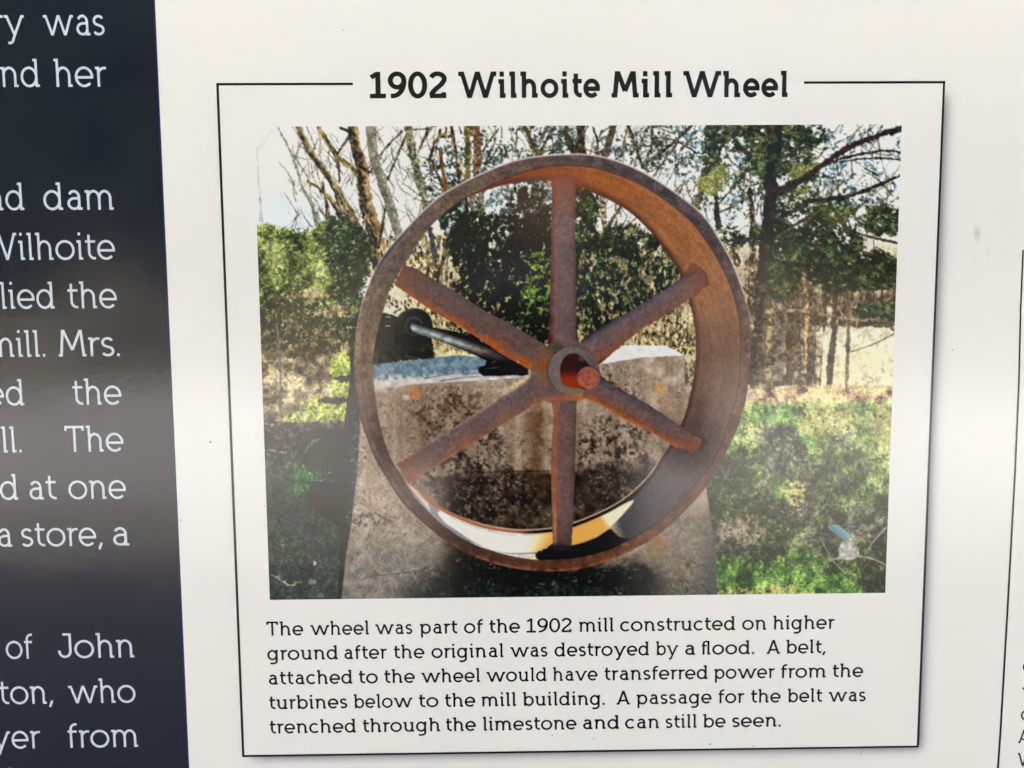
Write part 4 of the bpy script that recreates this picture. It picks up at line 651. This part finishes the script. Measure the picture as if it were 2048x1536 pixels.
# ---------------------------------------------------------------- materials
def lin(c): c = np.asarray(c, float); return np.where(c <= .04045, c/12.92, ((c+.055)/1.055)**2.4)
GAIN = np.array([1.0, .985, 1.0])        # what the shade light makes of a white ink, so that inks can be given as print colours
def nodes(name):
    m = bpy.data.materials.new(name); m.use_nodes = True; n = m.node_tree; return m, n, n.nodes['Principled BSDF']
def laminate(n, b):
    """glossy film over the print: faint orange-peel and a few handling smears break up the reflection"""
    tc = n.nodes.new('ShaderNodeTexCoord'); a = n.nodes.new('ShaderNodeTexNoise'); a.inputs['Scale'].default_value = 420; a.inputs['Detail'].default_value = 3
    c = n.nodes.new('ShaderNodeTexNoise'); c.inputs['Scale'].default_value = 38; c.inputs['Detail'].default_value = 4
    d = n.nodes.new('ShaderNodeTexNoise'); d.inputs['Scale'].default_value = 9; d.inputs['Detail'].default_value = 6
    for q in (a, c, d): n.links.new(tc.outputs['Object'], q.inputs['Vector'])
    b1 = n.nodes.new('ShaderNodeBump'); b1.inputs['Strength'].default_value = .14; b1.inputs['Distance'].default_value = .00016; n.links.new(a.outputs[0], b1.inputs['Height'])
    b2 = n.nodes.new('ShaderNodeBump'); b2.inputs['Strength'].default_value = .09; b2.inputs['Distance'].default_value = .0012; n.links.new(c.outputs[0], b2.inputs['Height']); n.links.new(b1.outputs[0], b2.inputs['Normal'])
    n.links.new(b2.outputs[0], b.inputs['Normal'])
    r = n.nodes.new('ShaderNodeMapRange'); r.inputs['From Min'].default_value = .35; r.inputs['From Max'].default_value = .7; r.inputs['To Min'].default_value = .11; r.inputs['To Max'].default_value = .17
    n.links.new(d.outputs[0], r.inputs['Value']); n.links.new(r.outputs[0], b.inputs['Roughness']); b.inputs['IOR'].default_value = 1.44
def ink(name, srgb=None):
    m, n, b = nodes(name); laminate(n, b)
    if srgb is None:
        at = n.nodes.new('ShaderNodeVertexColor'); at.layer_name = 'ink'; n.links.new(at.outputs[0], b.inputs['Base Color'])
    else: b.inputs['Base Color'].default_value = (*(lin(srgb)/GAIN), 1)
    return m
PRINT = ink('printed_ink'); BLACK = ink('black_ink', C(20, 18, 15)); LINE = ink('line_ink', C(34, 28, 26)); PALE = ink('pale_ink', C(206, 210, 212))
def mottled(name, a, b_, scale, rough=.9, bump=.3, dist=.02):
    m, n, b = nodes(name); tc = n.nodes.new('ShaderNodeTexCoord'); z = n.nodes.new('ShaderNodeTexNoise'); z.inputs['Scale'].default_value = scale; z.inputs['Detail'].default_value = 6
    cr = n.nodes.new('ShaderNodeValToRGB'); cr.color_ramp.elements[0].color = (*a, 1); cr.color_ramp.elements[1].color = (*b_, 1); cr.color_ramp.elements[0].position = .35; cr.color_ramp.elements[1].position = .68
    bp = n.nodes.new('ShaderNodeBump'); bp.inputs['Strength'].default_value = bump; bp.inputs['Distance'].default_value = dist
    n.links.new(tc.outputs['Object'], z.inputs['Vector']); n.links.new(z.outputs[0], cr.inputs[0]); n.links.new(cr.outputs[0], b.inputs['Base Color']); n.links.new(z.outputs[0], bp.inputs['Height']); n.links.new(bp.outputs[0], b.inputs['Normal']); b.inputs['Roughness'].default_value = rough; return m
# ---------------------------------------------------------------- object helpers
def link(name, me, parent=None, **kw):
    o = bpy.data.objects.new(name, me); scn.collection.objects.link(o)
    if parent: o.parent = parent
    for k, v in kw.items(): o[k] = v
    return o
def mesh(name, V, F, mat, parent=None, col=None, smooth=False, **kw):
    me = bpy.data.meshes.new(name); V = np.asarray(V, np.float32)
    if isinstance(F, np.ndarray):
        n = len(F); me.vertices.add(len(V)); me.vertices.foreach_set('co', V.ravel()); me.loops.add(n*4); me.loops.foreach_set('vertex_index', F.ravel().astype(np.int32))
        me.polygons.add(n); me.polygons.foreach_set('loop_start', np.arange(0, n*4, 4, dtype=np.int32)); me.update(calc_edges=True)
    else: me.from_pydata([tuple(map(float, p)) for p in V], [], [list(map(int, f)) for f in F]); me.update()
    if col is not None:
        a = me.color_attributes.new('ink', 'FLOAT_COLOR', 'POINT'); c4 = np.ones((len(V), 4), np.float32); c4[:, :3] = col; a.data.foreach_set('color', c4.ravel())
    if smooth: me.polygons.foreach_set('use_smooth', np.ones(len(me.polygons), bool))
    me.materials.append(mat); return link(name, me, parent, **kw)
def boxmesh(name, a, b, mat, parent=None, bev=0.0, **kw):
    bm = bmesh.new(); bmesh.ops.create_cube(bm, size=1); s = [b[i]-a[i] for i in range(3)]
    for v in bm.verts: v.co = Vector([a[i]+(v.co[i]+.5)*s[i] for i in range(3)])
    if bev: bmesh.ops.bevel(bm, geom=bm.edges[:], offset=bev, segments=2, affect='EDGES')
    me = bpy.data.meshes.new(name); bm.to_mesh(me); bm.free(); me.materials.append(mat); return link(name, me, parent, **kw)
def inv(x, y):
    d = BR.T @ np.array([(x-CXP)/F_PX, (y-CYP)/F_PX, 1.0]); k = -CB[2]/d[2]; return (CB+k*d)[:2]
def proj(u, v):
    P = [BR[i, 0]*u+BR[i, 1]*v+BT[i] for i in range(3)]; return CXP+F_PX*P[0]/P[2], CYP+F_PX*P[1]/P[2]
def to3(U, V_, off): return np.stack([U, np.full(np.shape(U), -off), Z0-V_], -1)
# ---------------------------------------------------------------- the sign
sign = link('information_sign', None, label='glossy printed information sign with a mill wheel photograph, caption and navy text column', category='information sign'); 
EDGE = inv(343.5, 768)[0]; U0, U1, V0, V1 = -1.35, 1.45, -0.48, 0.44
alu = mottled('brushed_aluminium', (.42, .42, .43), (.5, .5, .5), 30, .4, .05, .001)
boxmesh('backing_panel', (U0, .0006, Z0-V1), (U1, .012, Z0-V0), alu, sign, .0)
PAPER = C(236, 230, 217)
FH = 0.4179225/2; FW = .2175; PU0, PU1, PV0, PV1 = -.1971, .1928, -.1843, .1063
def axis(spans):
    out = []
    for a, b, s in spans: out += list(np.arange(a, b-1e-9, s))
    return np.array(out+[spans[-1][1]])
us = axis([(EDGE, -.25, .002), (-.25, -.21, .002), (-.21, .205, .006), (.205, .245, .0009), (.245, .252, .002), (.252, .262, .0008), (.262, .31, .004), (.31, U1, .1)])
vs = axis([(V0, -.26, .05), (-.26, -.215, .0022), (-.215, -.185, .0022), (-.185, -.1, .006), (-.1, -.06, .001), (-.06, .19, .006), (.19, .24, .0011), (.24, V1, .05)])
UU, VV = np.meshgrid(us, vs)
sh = lambda x, a, b: np.clip((x-a)/(b-a), 0, 1)
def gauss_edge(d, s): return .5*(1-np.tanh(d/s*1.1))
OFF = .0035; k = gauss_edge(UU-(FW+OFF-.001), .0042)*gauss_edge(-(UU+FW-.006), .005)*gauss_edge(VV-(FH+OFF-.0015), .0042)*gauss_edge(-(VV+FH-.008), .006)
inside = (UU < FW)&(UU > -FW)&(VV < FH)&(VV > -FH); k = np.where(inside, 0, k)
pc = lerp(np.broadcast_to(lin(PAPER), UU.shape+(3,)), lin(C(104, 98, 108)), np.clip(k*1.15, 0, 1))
nz2 = noise(len(us), len(vs), 3, 900); xs_, ys_ = proj(UU, VV)
for x, y, rx_, ry_, a in ((1954, 471, 7, 8, .26), (1950, 517, 6, 9, .16), (1976, 510, 3, 5, .08), (1905, 548, 3, 4, .1), (2010, 500, 9, 9, .05)):
    pc = lerp(pc, lin(C(118, 98, 70)), a*np.clip(1.5-((xs_-x)/rx_)**2-((ys_-y)/ry_)**2, 0, 1)*(.5+nz2))
idx = np.arange(len(us)*len(vs)).reshape(len(vs), len(us)); Q = np.stack([idx[:-1, :-1], idx[1:, :-1], idx[1:, 1:], idx[:-1, 1:]], -1).reshape(-1, 4)
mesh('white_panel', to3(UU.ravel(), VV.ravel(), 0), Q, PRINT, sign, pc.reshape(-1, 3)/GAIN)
NAVY = C(17, 23, 36)
mesh('navy_panel', [world(U0, V0), world(U0, V1), world(EDGE, V1), world(EDGE, V0)], [(0, 1, 2, 3)], ink('navy_ink', NAVY), sign, label='dark navy blue text column at the left of the sign')
mesh('panel_edge', [world(EDGE-.0009, V0, -.00006), world(EDGE-.0009, V1, -.00006), world(EDGE+.0002, V1, -.00006), world(EDGE+.0002, V0, -.00006)], [(0, 1, 2, 3)], ink('blue_edge_ink', C(26, 30, 74)), sign)
# specks of dirt on the film
R = np.random.RandomState(6); sv, sf = [], []
spk = [(421, 884, 2.2), (362, 1040, 1.6), (1507, 1492, 1.5), (1420, 1488, 2.2), (687, 60, 1.2), (1722, 1506, 2.0), (1104, 1470, 1.5), (530, 1012, 1.5), (1187, 1478, 1.5), (1905, 700, 1.5)]
for x, y, r in spk:
    n = len(sv); sv += [world(*inv(x+r*math.cos(a)*R.uniform(.6, 1.1), y+r*math.sin(a)*R.uniform(.6, 1.2)), -.00012) for a in np.linspace(0, 6.28, 8)[:-1]]; sf.append(list(range(n, n+7)))
mesh('dirt_specks', sv, sf, mottled('dirt', (.12, .09, .07), (.3, .25, .2), 900), sign, kind='stuff')
# frame rules
def strip(pts, w0, w1, name, mat, off=.0001, parent=sign, **kw):
    P = [np.array(p) for p in pts]; V = []; n = len(P)
    for i, p in enumerate(P):
        d = P[min(i+1, n-1)]-P[max(i-1, 0)]; d = d/np.linalg.norm(d); q = np.array([-d[1], d[0]]); h = (w0+(w1-w0)*i/(n-1))/2
        V += [world(*(p+q*h), -off), world(*(p-q*h), -off)]
    return mesh(name, V, [(2*i, 2*i+1, 2*i+3, 2*i+2) for i in range(n-1)], mat, parent, **kw)
LW = .00142; h = LW/2
gl, gr_ = inv(706, 168)[0], inv(1608, 164)[0]
strip([(-FW-h, -FH), (gl, -FH)], LW, LW, 'frame_line', BLACK, label='black rule left of the heading'); strip([(gr_, -FH), (FW+h, -FH)], LW, LW, 'frame_line', BLACK, label='black rule right of the heading')
strip([(-FW, -FH+h), (-FW, FH-h)], LW*1.05, LW*1.1, 'frame_line', LINE, label='black upright rule left of the picture'); strip([(FW, -FH+h), (FW+.0002, FH-h)], LW*.9, LW*1.05, 'frame_line', LINE, label='black upright rule right of the picture'); strip([(-FW-h, FH), (FW+h, FH)], LW, LW*.95, 'frame_line', LINE, label='black rule under the caption')
strip([inv(2046, 500), inv(2041, 620), inv(2037.5, 768), inv(2030, 943), inv(2015, 1218), inv(2000.5, 1468), inv(1994, 1560)], LW*.75, LW, 'neighbour_frame_line', LINE)
# ---------------------------------------------------------------- lettering
PXM = .4655/F_PX
def line_of_text(words, w, cap, mat, name, label=None, off=.0001):
    """words: (text, x0, x1, baseline y) as measured; x0 None = natural width ending at x1"""
    v_ = np.mean([inv(((x0 or x1)+x1)/2, y)[1] for t, x0, x1, y in words]); kw = {'label': label} if label else {}
    line = link(name, None, sign, **kw) if len(words) > 1 else sign
    for t, x0, x1, y in words:
        a, f, wd = word_mesh(t, w); s = cap/700; u1 = inv(x1, y)[0]
        if x0 is None: u0 = u1-wd*s; sx = s
        else: u0 = inv(x0, y)[0]; sx = s if x1 > 2048 else (u1-u0)/wd
        mesh('word' if len(words) > 1 else name, [world(u0+p[0]*sx, v_-p[1]*s, -off) for p in a], [q[::-1] for q in f], mat, line)
line_of_text([('1902', 740, 894, 197), ('Wilhoite', 917, 1200, 196), ('Mill', 1223, 1344, 195), ('Wheel', 1366, 1575, 194)], 122, .01535, BLACK, 'heading', 'bold black heading 1902 Wilhoite Mill Wheel')
cap_lines = [
 ([('The', 533, 607), ('wheel', 621, 738), ('was', 751, 825), ('part', 840, 915), ('of', 928, 966), ('the', 979, 1040), ('1902', 1053, 1143), ('mill', 1158, 1227), ('constructed', 1240, 1470), ('on', 1484, 1532), ('higher', 1546, 1669)], 1271.5, 1257.7, 533, 1668),
 ([('ground', 535, 676), ('after', 689, 774), ('the', 788, 849), ('original', 863, 1007), ('was', 1021, 1095), ('destroyed', 1109, 1298), ('by', 1312, 1356), ('a', 1370, 1390), ('flood.', 1403, 1508), ('A', 1533, 1560), ('belt,', 1572, 1651)], 1319.6, 1306.8, 560, 1640),
 ([('attached', 538, 705), ('to', 718, 756), ('the', 769, 830), ('wheel', 843, 960), ('would', 973, 1093), ('have', 1106, 1195), ('transferred', 1209, 1415), ('power', 1428, 1549), ('from', 1562, 1651), ('the', 1665, 1726)], 1368.6, 1354.5, 560, 1720),
 ([('turbines', 539, 695), ('below', 708, 825), ('to', 838, 877), ('the', 890, 951), ('mill', 963, 1032), ('building.', 1046, 1209), ('A', 1233, 1260), ('passage', 1273, 1423), ('for', 1437, 1488), ('the', 1502, 1561), ('belt', 1575, 1644), ('was', 1657, 1731)], 1418.3, 1402.6, 560, 1730),
 ([('trenched', 540, 712), ('through', 726, 880), ('the', 892, 952), ('limestone', 966, 1153), ('and', 1166, 1238), ('can', 1250, 1318), ('still', 1331, 1393), ('be', 1406, 1451), ('seen.', 1464, 1561)], 1467.3, 1452.8, 560, 1561)]
for ws, ya, yb, xa, xb in cap_lines:
    line_of_text([(t, a, b, ya+(yb-ya)*((a+b)/2-xa)/(xb-xa)) for t, a, b in ws], 91, .00925, BLACK, 'caption_line', 'black caption line: '+' '.join(q[0] for q in ws[:5]))
for ws in ([('ry', None, 50, 71), ('was', 88, 210, 71)], [('nd', None, 80, 174), ('her', 110, 214, 174)], [('nd', None, 49, 420), ('dam', 88, 228, 420)], [('Wilhoite', None, 231, 519)], [('lied', 2, 110, 617), ('the', 137, 235, 617)], [('mill.', None, 91, 713), ('Mrs.', 118, 240, 713)], [('ed', None, 49, 810), ('the', 147, 244, 810)],
           [('ll.', None, 44, 904), ('The', 131, 248, 904)], [('d', None, 37, 999), ('at', 60, 114, 999), ('one', 138, 253, 998)], [('a', None, 25, 1093), ('store,', 44, 206, 1093), ('a', 227, 259, 1091)], [('of', 13, 67, 1317), ('John', 117, 269, 1316)], [('ton,', 0, 107, 1407), ('who', 138, 272, 1406)], [('yer', None, 82, 1496), ('from', 137, 277, 1495)], [('d', None, 30, 1584)]):
    line_of_text(ws, 64, .0162, PALE, 'column_text_line', 'pale text line: '+' '.join(q[0] for q in ws))
for t, x, y in (('c', 2045, 1343), ('w', 2044, 1394), ('c', 2041, 1440), ('A', 2036, 1486), ('W', 2034, 1532)): line_of_text([(t, x, 2060, y)], 84, .0090, LINE, 'neighbour_caption_letter')
# ---------------------------------------------------------------- the printed photograph, one part with its pictured things as sub-parts
SP = .00042; gu = np.linspace(PU0, PU1, int((PU1-PU0)/SP)+1); gv = np.linspace(PV0, PV1, int((PV1-PV0)/SP)+1); GU, GV = np.meshgrid(gu, gv)
x, y = proj(GU, GV); x = np.clip(x-PX0, 0, PW-1.01); y = np.clip(y-PY0, 0, PH-1.01); xi, yi = x.astype(int), y.astype(int); fx, fy = (x-xi)[..., None], (y-yi)[..., None]
LC = lin(CV); col = (LC[yi, xi]*(1-fx)+LC[yi, xi+1]*fx)*(1-fy)+(LC[yi+1, xi]*(1-fx)+LC[yi+1, xi+1]*fx)*fy; gid = ID[(y+.5).astype(int), (x+.5).astype(int)]
P3 = to3(GU.ravel(), GV.ravel(), .0001); col = np.clip(col.reshape(-1, 3)/GAIN, .004, .9); gi = np.arange(GU.size).reshape(GU.shape)
Q = np.stack([gi[:-1, :-1], gi[1:, :-1], gi[1:, 1:], gi[:-1, 1:]], -1).reshape(-1, 4); qid = gid[:-1, :-1].ravel()
photo = link('printed_photograph', None, sign, label='colour photograph of a rusty mill wheel against a concrete block')
for i, nm, lb in ((1, 'woodland', 'pictured bare trees and evergreens behind the wheel'), (2, 'shrub', 'pictured olive green shrub at the left edge'), (3, 'grass', 'pictured sunlit weedy grass bank'), (22, 'grass_patch', 'pictured bright yellow green grass left of the block'), (23, 'shaft_bracket', 'pictured black bracket under the shaft on the block'), (19, 'shaded_ground', 'pictured dark shaded ground at lower left, with reflection haze painted in'), (4, 'concrete_block', 'pictured stained concrete block'), (5, 'block_top', 'pictured pale top face of the block'), (6, 'bearing_housing', 'pictured black bearing and disc'), (7, 'drive_shaft', 'pictured grey shaft running to the hub'),
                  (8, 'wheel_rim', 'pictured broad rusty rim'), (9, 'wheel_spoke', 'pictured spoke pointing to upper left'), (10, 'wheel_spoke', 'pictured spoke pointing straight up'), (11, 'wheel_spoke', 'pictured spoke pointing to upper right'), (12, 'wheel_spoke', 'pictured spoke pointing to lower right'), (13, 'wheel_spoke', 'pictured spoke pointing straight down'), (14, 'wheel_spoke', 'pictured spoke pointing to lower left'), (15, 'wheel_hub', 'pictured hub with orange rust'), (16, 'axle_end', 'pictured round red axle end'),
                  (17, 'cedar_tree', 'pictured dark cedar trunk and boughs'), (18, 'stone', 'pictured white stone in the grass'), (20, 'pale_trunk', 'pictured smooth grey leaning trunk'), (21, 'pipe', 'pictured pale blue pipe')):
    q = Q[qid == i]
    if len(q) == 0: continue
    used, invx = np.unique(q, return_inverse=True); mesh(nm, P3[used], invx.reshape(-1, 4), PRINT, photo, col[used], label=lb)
# ---------------------------------------------------------------- unseen, for shade and reflections: added wall and strip, added weeds, ground, trees, photographer
boxmesh('shade_wall', (-6, .014, 0), (6, .16, 1.88), mottled('shade_wall_paint', (.2, .15, .1), (.27, .21, .15), 6), kind='structure')  # added, unseen: blocks the sun from the sign and the near ground
G_ = 60; gs = np.linspace(-90, 90, 61); GX, GY = np.meshgrid(gs, gs); gz = 0.9*np.clip((np.hypot(GX, GY)-11)/14, 0, 1)**1.5*(GY < 3)  # far rise shaped to lift the top of the reflected bright band
gi = np.arange(GX.size).reshape(GX.shape); mesh('ground', np.stack([GX, GY, gz], -1).reshape(-1, 3), np.stack([gi[:-1, :-1], gi[:-1, 1:], gi[1:, 1:], gi[1:, :-1]], -1).reshape(-1, 4), mottled('pale_gravel', (.33, .325, .325), (.49, .485, .485), 1.3), kind='structure')
mesh('dark_ground_strip', [(-14, -1.6, .004), (14, -1.6, .004), (14, -5.6, .004), (-14, -5.6, .004)], [(0, 3, 2, 1)], mottled('dark_strip_grey', (.19, .18, .17), (.27, .26, .24), 5), kind='structure')  # added dark strip that dims the near part of the reflected ground
R = np.random.RandomState(17); V, F = [], []
for c in range(84):
    a = math.radians(R.uniform(-82, 82)); d = R.uniform(22, 31); cx_, cy_ = d*math.sin(a), -d*math.cos(a); H_ = R.uniform(11.0, 16.5)*d/26; n = 430
    for q in range(n):
        t = R.rand()**.8; r_ = (1.1+1.9*math.sin(math.pi*min(t*1.02, 1))**.7)*R.rand()**.45; ph = R.uniform(0, 6.28); p = np.array([cx_+r_*math.cos(ph), cy_+r_*math.sin(ph), .6+t*H_]); e1 = R.normal(0, 1, 3); e1 /= np.linalg.norm(e1); e2 = np.cross(e1, R.normal(0, 1, 3)); e2 /= np.linalg.norm(e2); s = R.uniform(.18, .5); b = len(V)
        V += [p-e1*s-e2*s*.6, p+e1*s-e2*s*.6, p+e1*s+e2*s*.6, p-e1*s+e2*s*.6]; F.append((b, b+1, b+2, b+3))
mesh('tree_line', V, np.array(F), mottled('dark_foliage', (.008, .014, .009), (.024, .034, .018), 2), kind='stuff', label='dark evergreen wood across the clearing, mirrored faintly in the gloss', category='wood')

V, F = [], []
for c in range(7000):
    a = math.radians(R.uniform(-75, 75)); d = R.uniform(15.5, 19.5); g = .9*min(max((d-11)/14, 0), 1)**1.5; p = np.array([d*math.sin(a), -d*math.cos(a), g+R.rand()**1.6*(1.6+.7*math.sin(a*23)+.4*math.sin(a*61))]); e1 = R.normal(0, 1, 3); e1 /= np.linalg.norm(e1); e2 = np.cross(e1, R.normal(0, 1, 3)); e2 /= np.linalg.norm(e2); s = R.uniform(.1, .3); k = len(V)
    V += [p-e1*s-e2*s*.5, p+e1*s-e2*s*.5, p+e1*s+e2*s*.5, p-e1*s+e2*s*.5]; F.append((k, k+1, k+2, k+3))
mesh('added_brush', V, np.array(F), mottled('dry_stalks', (.10, .095, .075), (.2, .185, .15), 3), kind='stuff', label='added dry weeds that soften the top of the reflected bright band', category='weeds')  # mid-tone weeds added to soften the upper edge of the reflected band
# the photographer, whose dark figure keeps the bright ground out of the middle of the reflection
px, py = .02, -.92
person = link('person', None, label='person in a dark jacket holding up a phone in front of the sign', category='person'); person.location = (px, py, 0)
def skin(name, pts, edges, rad, mat, sub=2):
    me = bpy.data.meshes.new(name); me.from_pydata(pts, edges, []); o = link(name, me, person); md = o.modifiers.new('skin', 'SKIN'); md.use_smooth_shade = True
    for i, r in enumerate(rad): me.skin_vertices[0].data[i].radius = r if isinstance(r, tuple) else (r, r)
    me.skin_vertices[0].data[0].use_root = True; s = o.modifiers.new('sub', 'SUBSURF'); s.levels = s.render_levels = sub; me.materials.append(mat); return o
cloth = mottled('dark_jacket', (.012, .013, .018), (.02, .021, .028), 60, .85); jeans = mottled('blue_denim', (.02, .03, .05), (.035, .05, .08), 80, .9); skn = mottled('skin', (.11, .065, .045), (.14, .085, .06), 20, .55, .05, .002); hair = mottled('brown_hair', (.03, .02, .012), (.06, .04, .02), 90, .6)
pts = [(0, 0, .98), (0, 0, 1.15), (0, .01, 1.34), (0, .0, 1.46), (0, .01, 1.53), (.0, .02, 1.60), (0, .02, 1.68), (0, .02, 1.74),
       (.19, 0, 1.43), (.27, .1, 1.2), (.13, .33, 1.30), (-.19, 0, 1.43), (-.27, .1, 1.2), (-.12, .33, 1.30), (.1, 0, .9), (.12, .02, .5), (.13, 0, .09), (.13, .12, .045), (-.1, 0, .9), (-.12, .02, .5), (-.13, 0, .09), (-.13, .12, .045)]
ed = [(0, 1), (1, 2), (2, 3), (3, 4), (4, 5), (5, 6), (6, 7), (3, 8), (8, 9), (9, 10), (3, 11), (11, 12), (12, 13), (0, 14), (14, 15), (15, 16), (16, 17), (0, 18), (18, 19), (19, 20), (20, 21)]
rad = [(.2, .13), (.2, .13), (.24, .13), (.15, .09), .055, (.07, .085), (.078, .095), (.05, .06), .075, .052, .034, .075, .052, .034, .09, .062, .045, .035, .09, .062, .045, .035]
body = skin('body', pts, ed, rad, cloth)
def lump(name, c, r, mat, seg=24):
    bm = bmesh.new(); bmesh.ops.create_uvsphere(bm, u_segments=seg, v_segments=seg//2, radius=1)
    for v in bm.verts: v.co = Vector((c[0]+v.co.x*r[0], c[1]+v.co.y*r[1], c[2]+v.co.z*r[2]))
    me = bpy.data.meshes.new(name); bm.to_mesh(me); bm.free(); me.materials.append(mat); me.polygons.foreach_set('use_smooth', np.ones(len(me.polygons), bool)); return link(name, me, person)
lump('face', (0, .035, 1.655), (.076, .088, .112), skn); lump('hair', (0, .005, 1.695), (.086, .098, .098), hair); lump('cap', (0, .02, 1.735), (.096, .11, .07), cloth); lump('cap_brim', (0, .13, 1.712), (.08, .075, .012), cloth); lump('nose', (0, .128, 1.648), (.013, .018, .024), skn, 12)  # cap and brim added to keep the reflected face dark
for s in (-1, 1): lump('eye', (s*.03, .112, 1.668), (.011, .01, .008), hair, 12); lump('ear', (s*.078, .02, 1.655), (.01, .018, .03), skn, 12)
for s in (-1, 1):
    hp = [(s*.12, .35, 1.31), (s*.105, .385, 1.35), (s*.1, .41, 1.39)]; he = [(0, 1), (1, 2)]; hr = [.026, (.034, .018), (.034, .016)]
    for k in range(4):
        b = len(hp); x0 = s*(.085+.0*k); z0 = 1.352+k*.019; L = (.06, .07, .066, .052)[k]
        hp += [(s*.1, .415, z0), (s*(.1-.02), .424, z0+.004), (s*(.1-L*.62), .425, z0+.006)]; he += [(2 if k > 1 else 1, b), (b, b+1), (b+1, b+2)]; hr += [.0095, .0085, .0075]
    b = len(hp); hp += [(s*.085, .395, 1.345), (s*.06, .405, 1.36)]; he += [(1, b), (b, b+1)]; hr += [.011, .009]
    skin('hand', hp, he, hr, skn)
for m_, z in ((jeans, 0),):
    for s in (-1, 1): skin('trouser_leg', [(s*.1, 0, .93), (s*.12, .02, .5), (s*.13, 0, .12)], [(0, 1), (1, 2)], [(.105, .115), .078, .07], m_)
ph = boxmesh('phone', (-.125, -.477, Z0-CB[1]*0-.0-.02+.03), (.025, -.4695, Z0+.09), mottled('phone_case', (.012, .012, .014), (.02, .02, .022), 40, .4), None, .002, label='dark phone held up in both hands in front of the sign', category='phone')
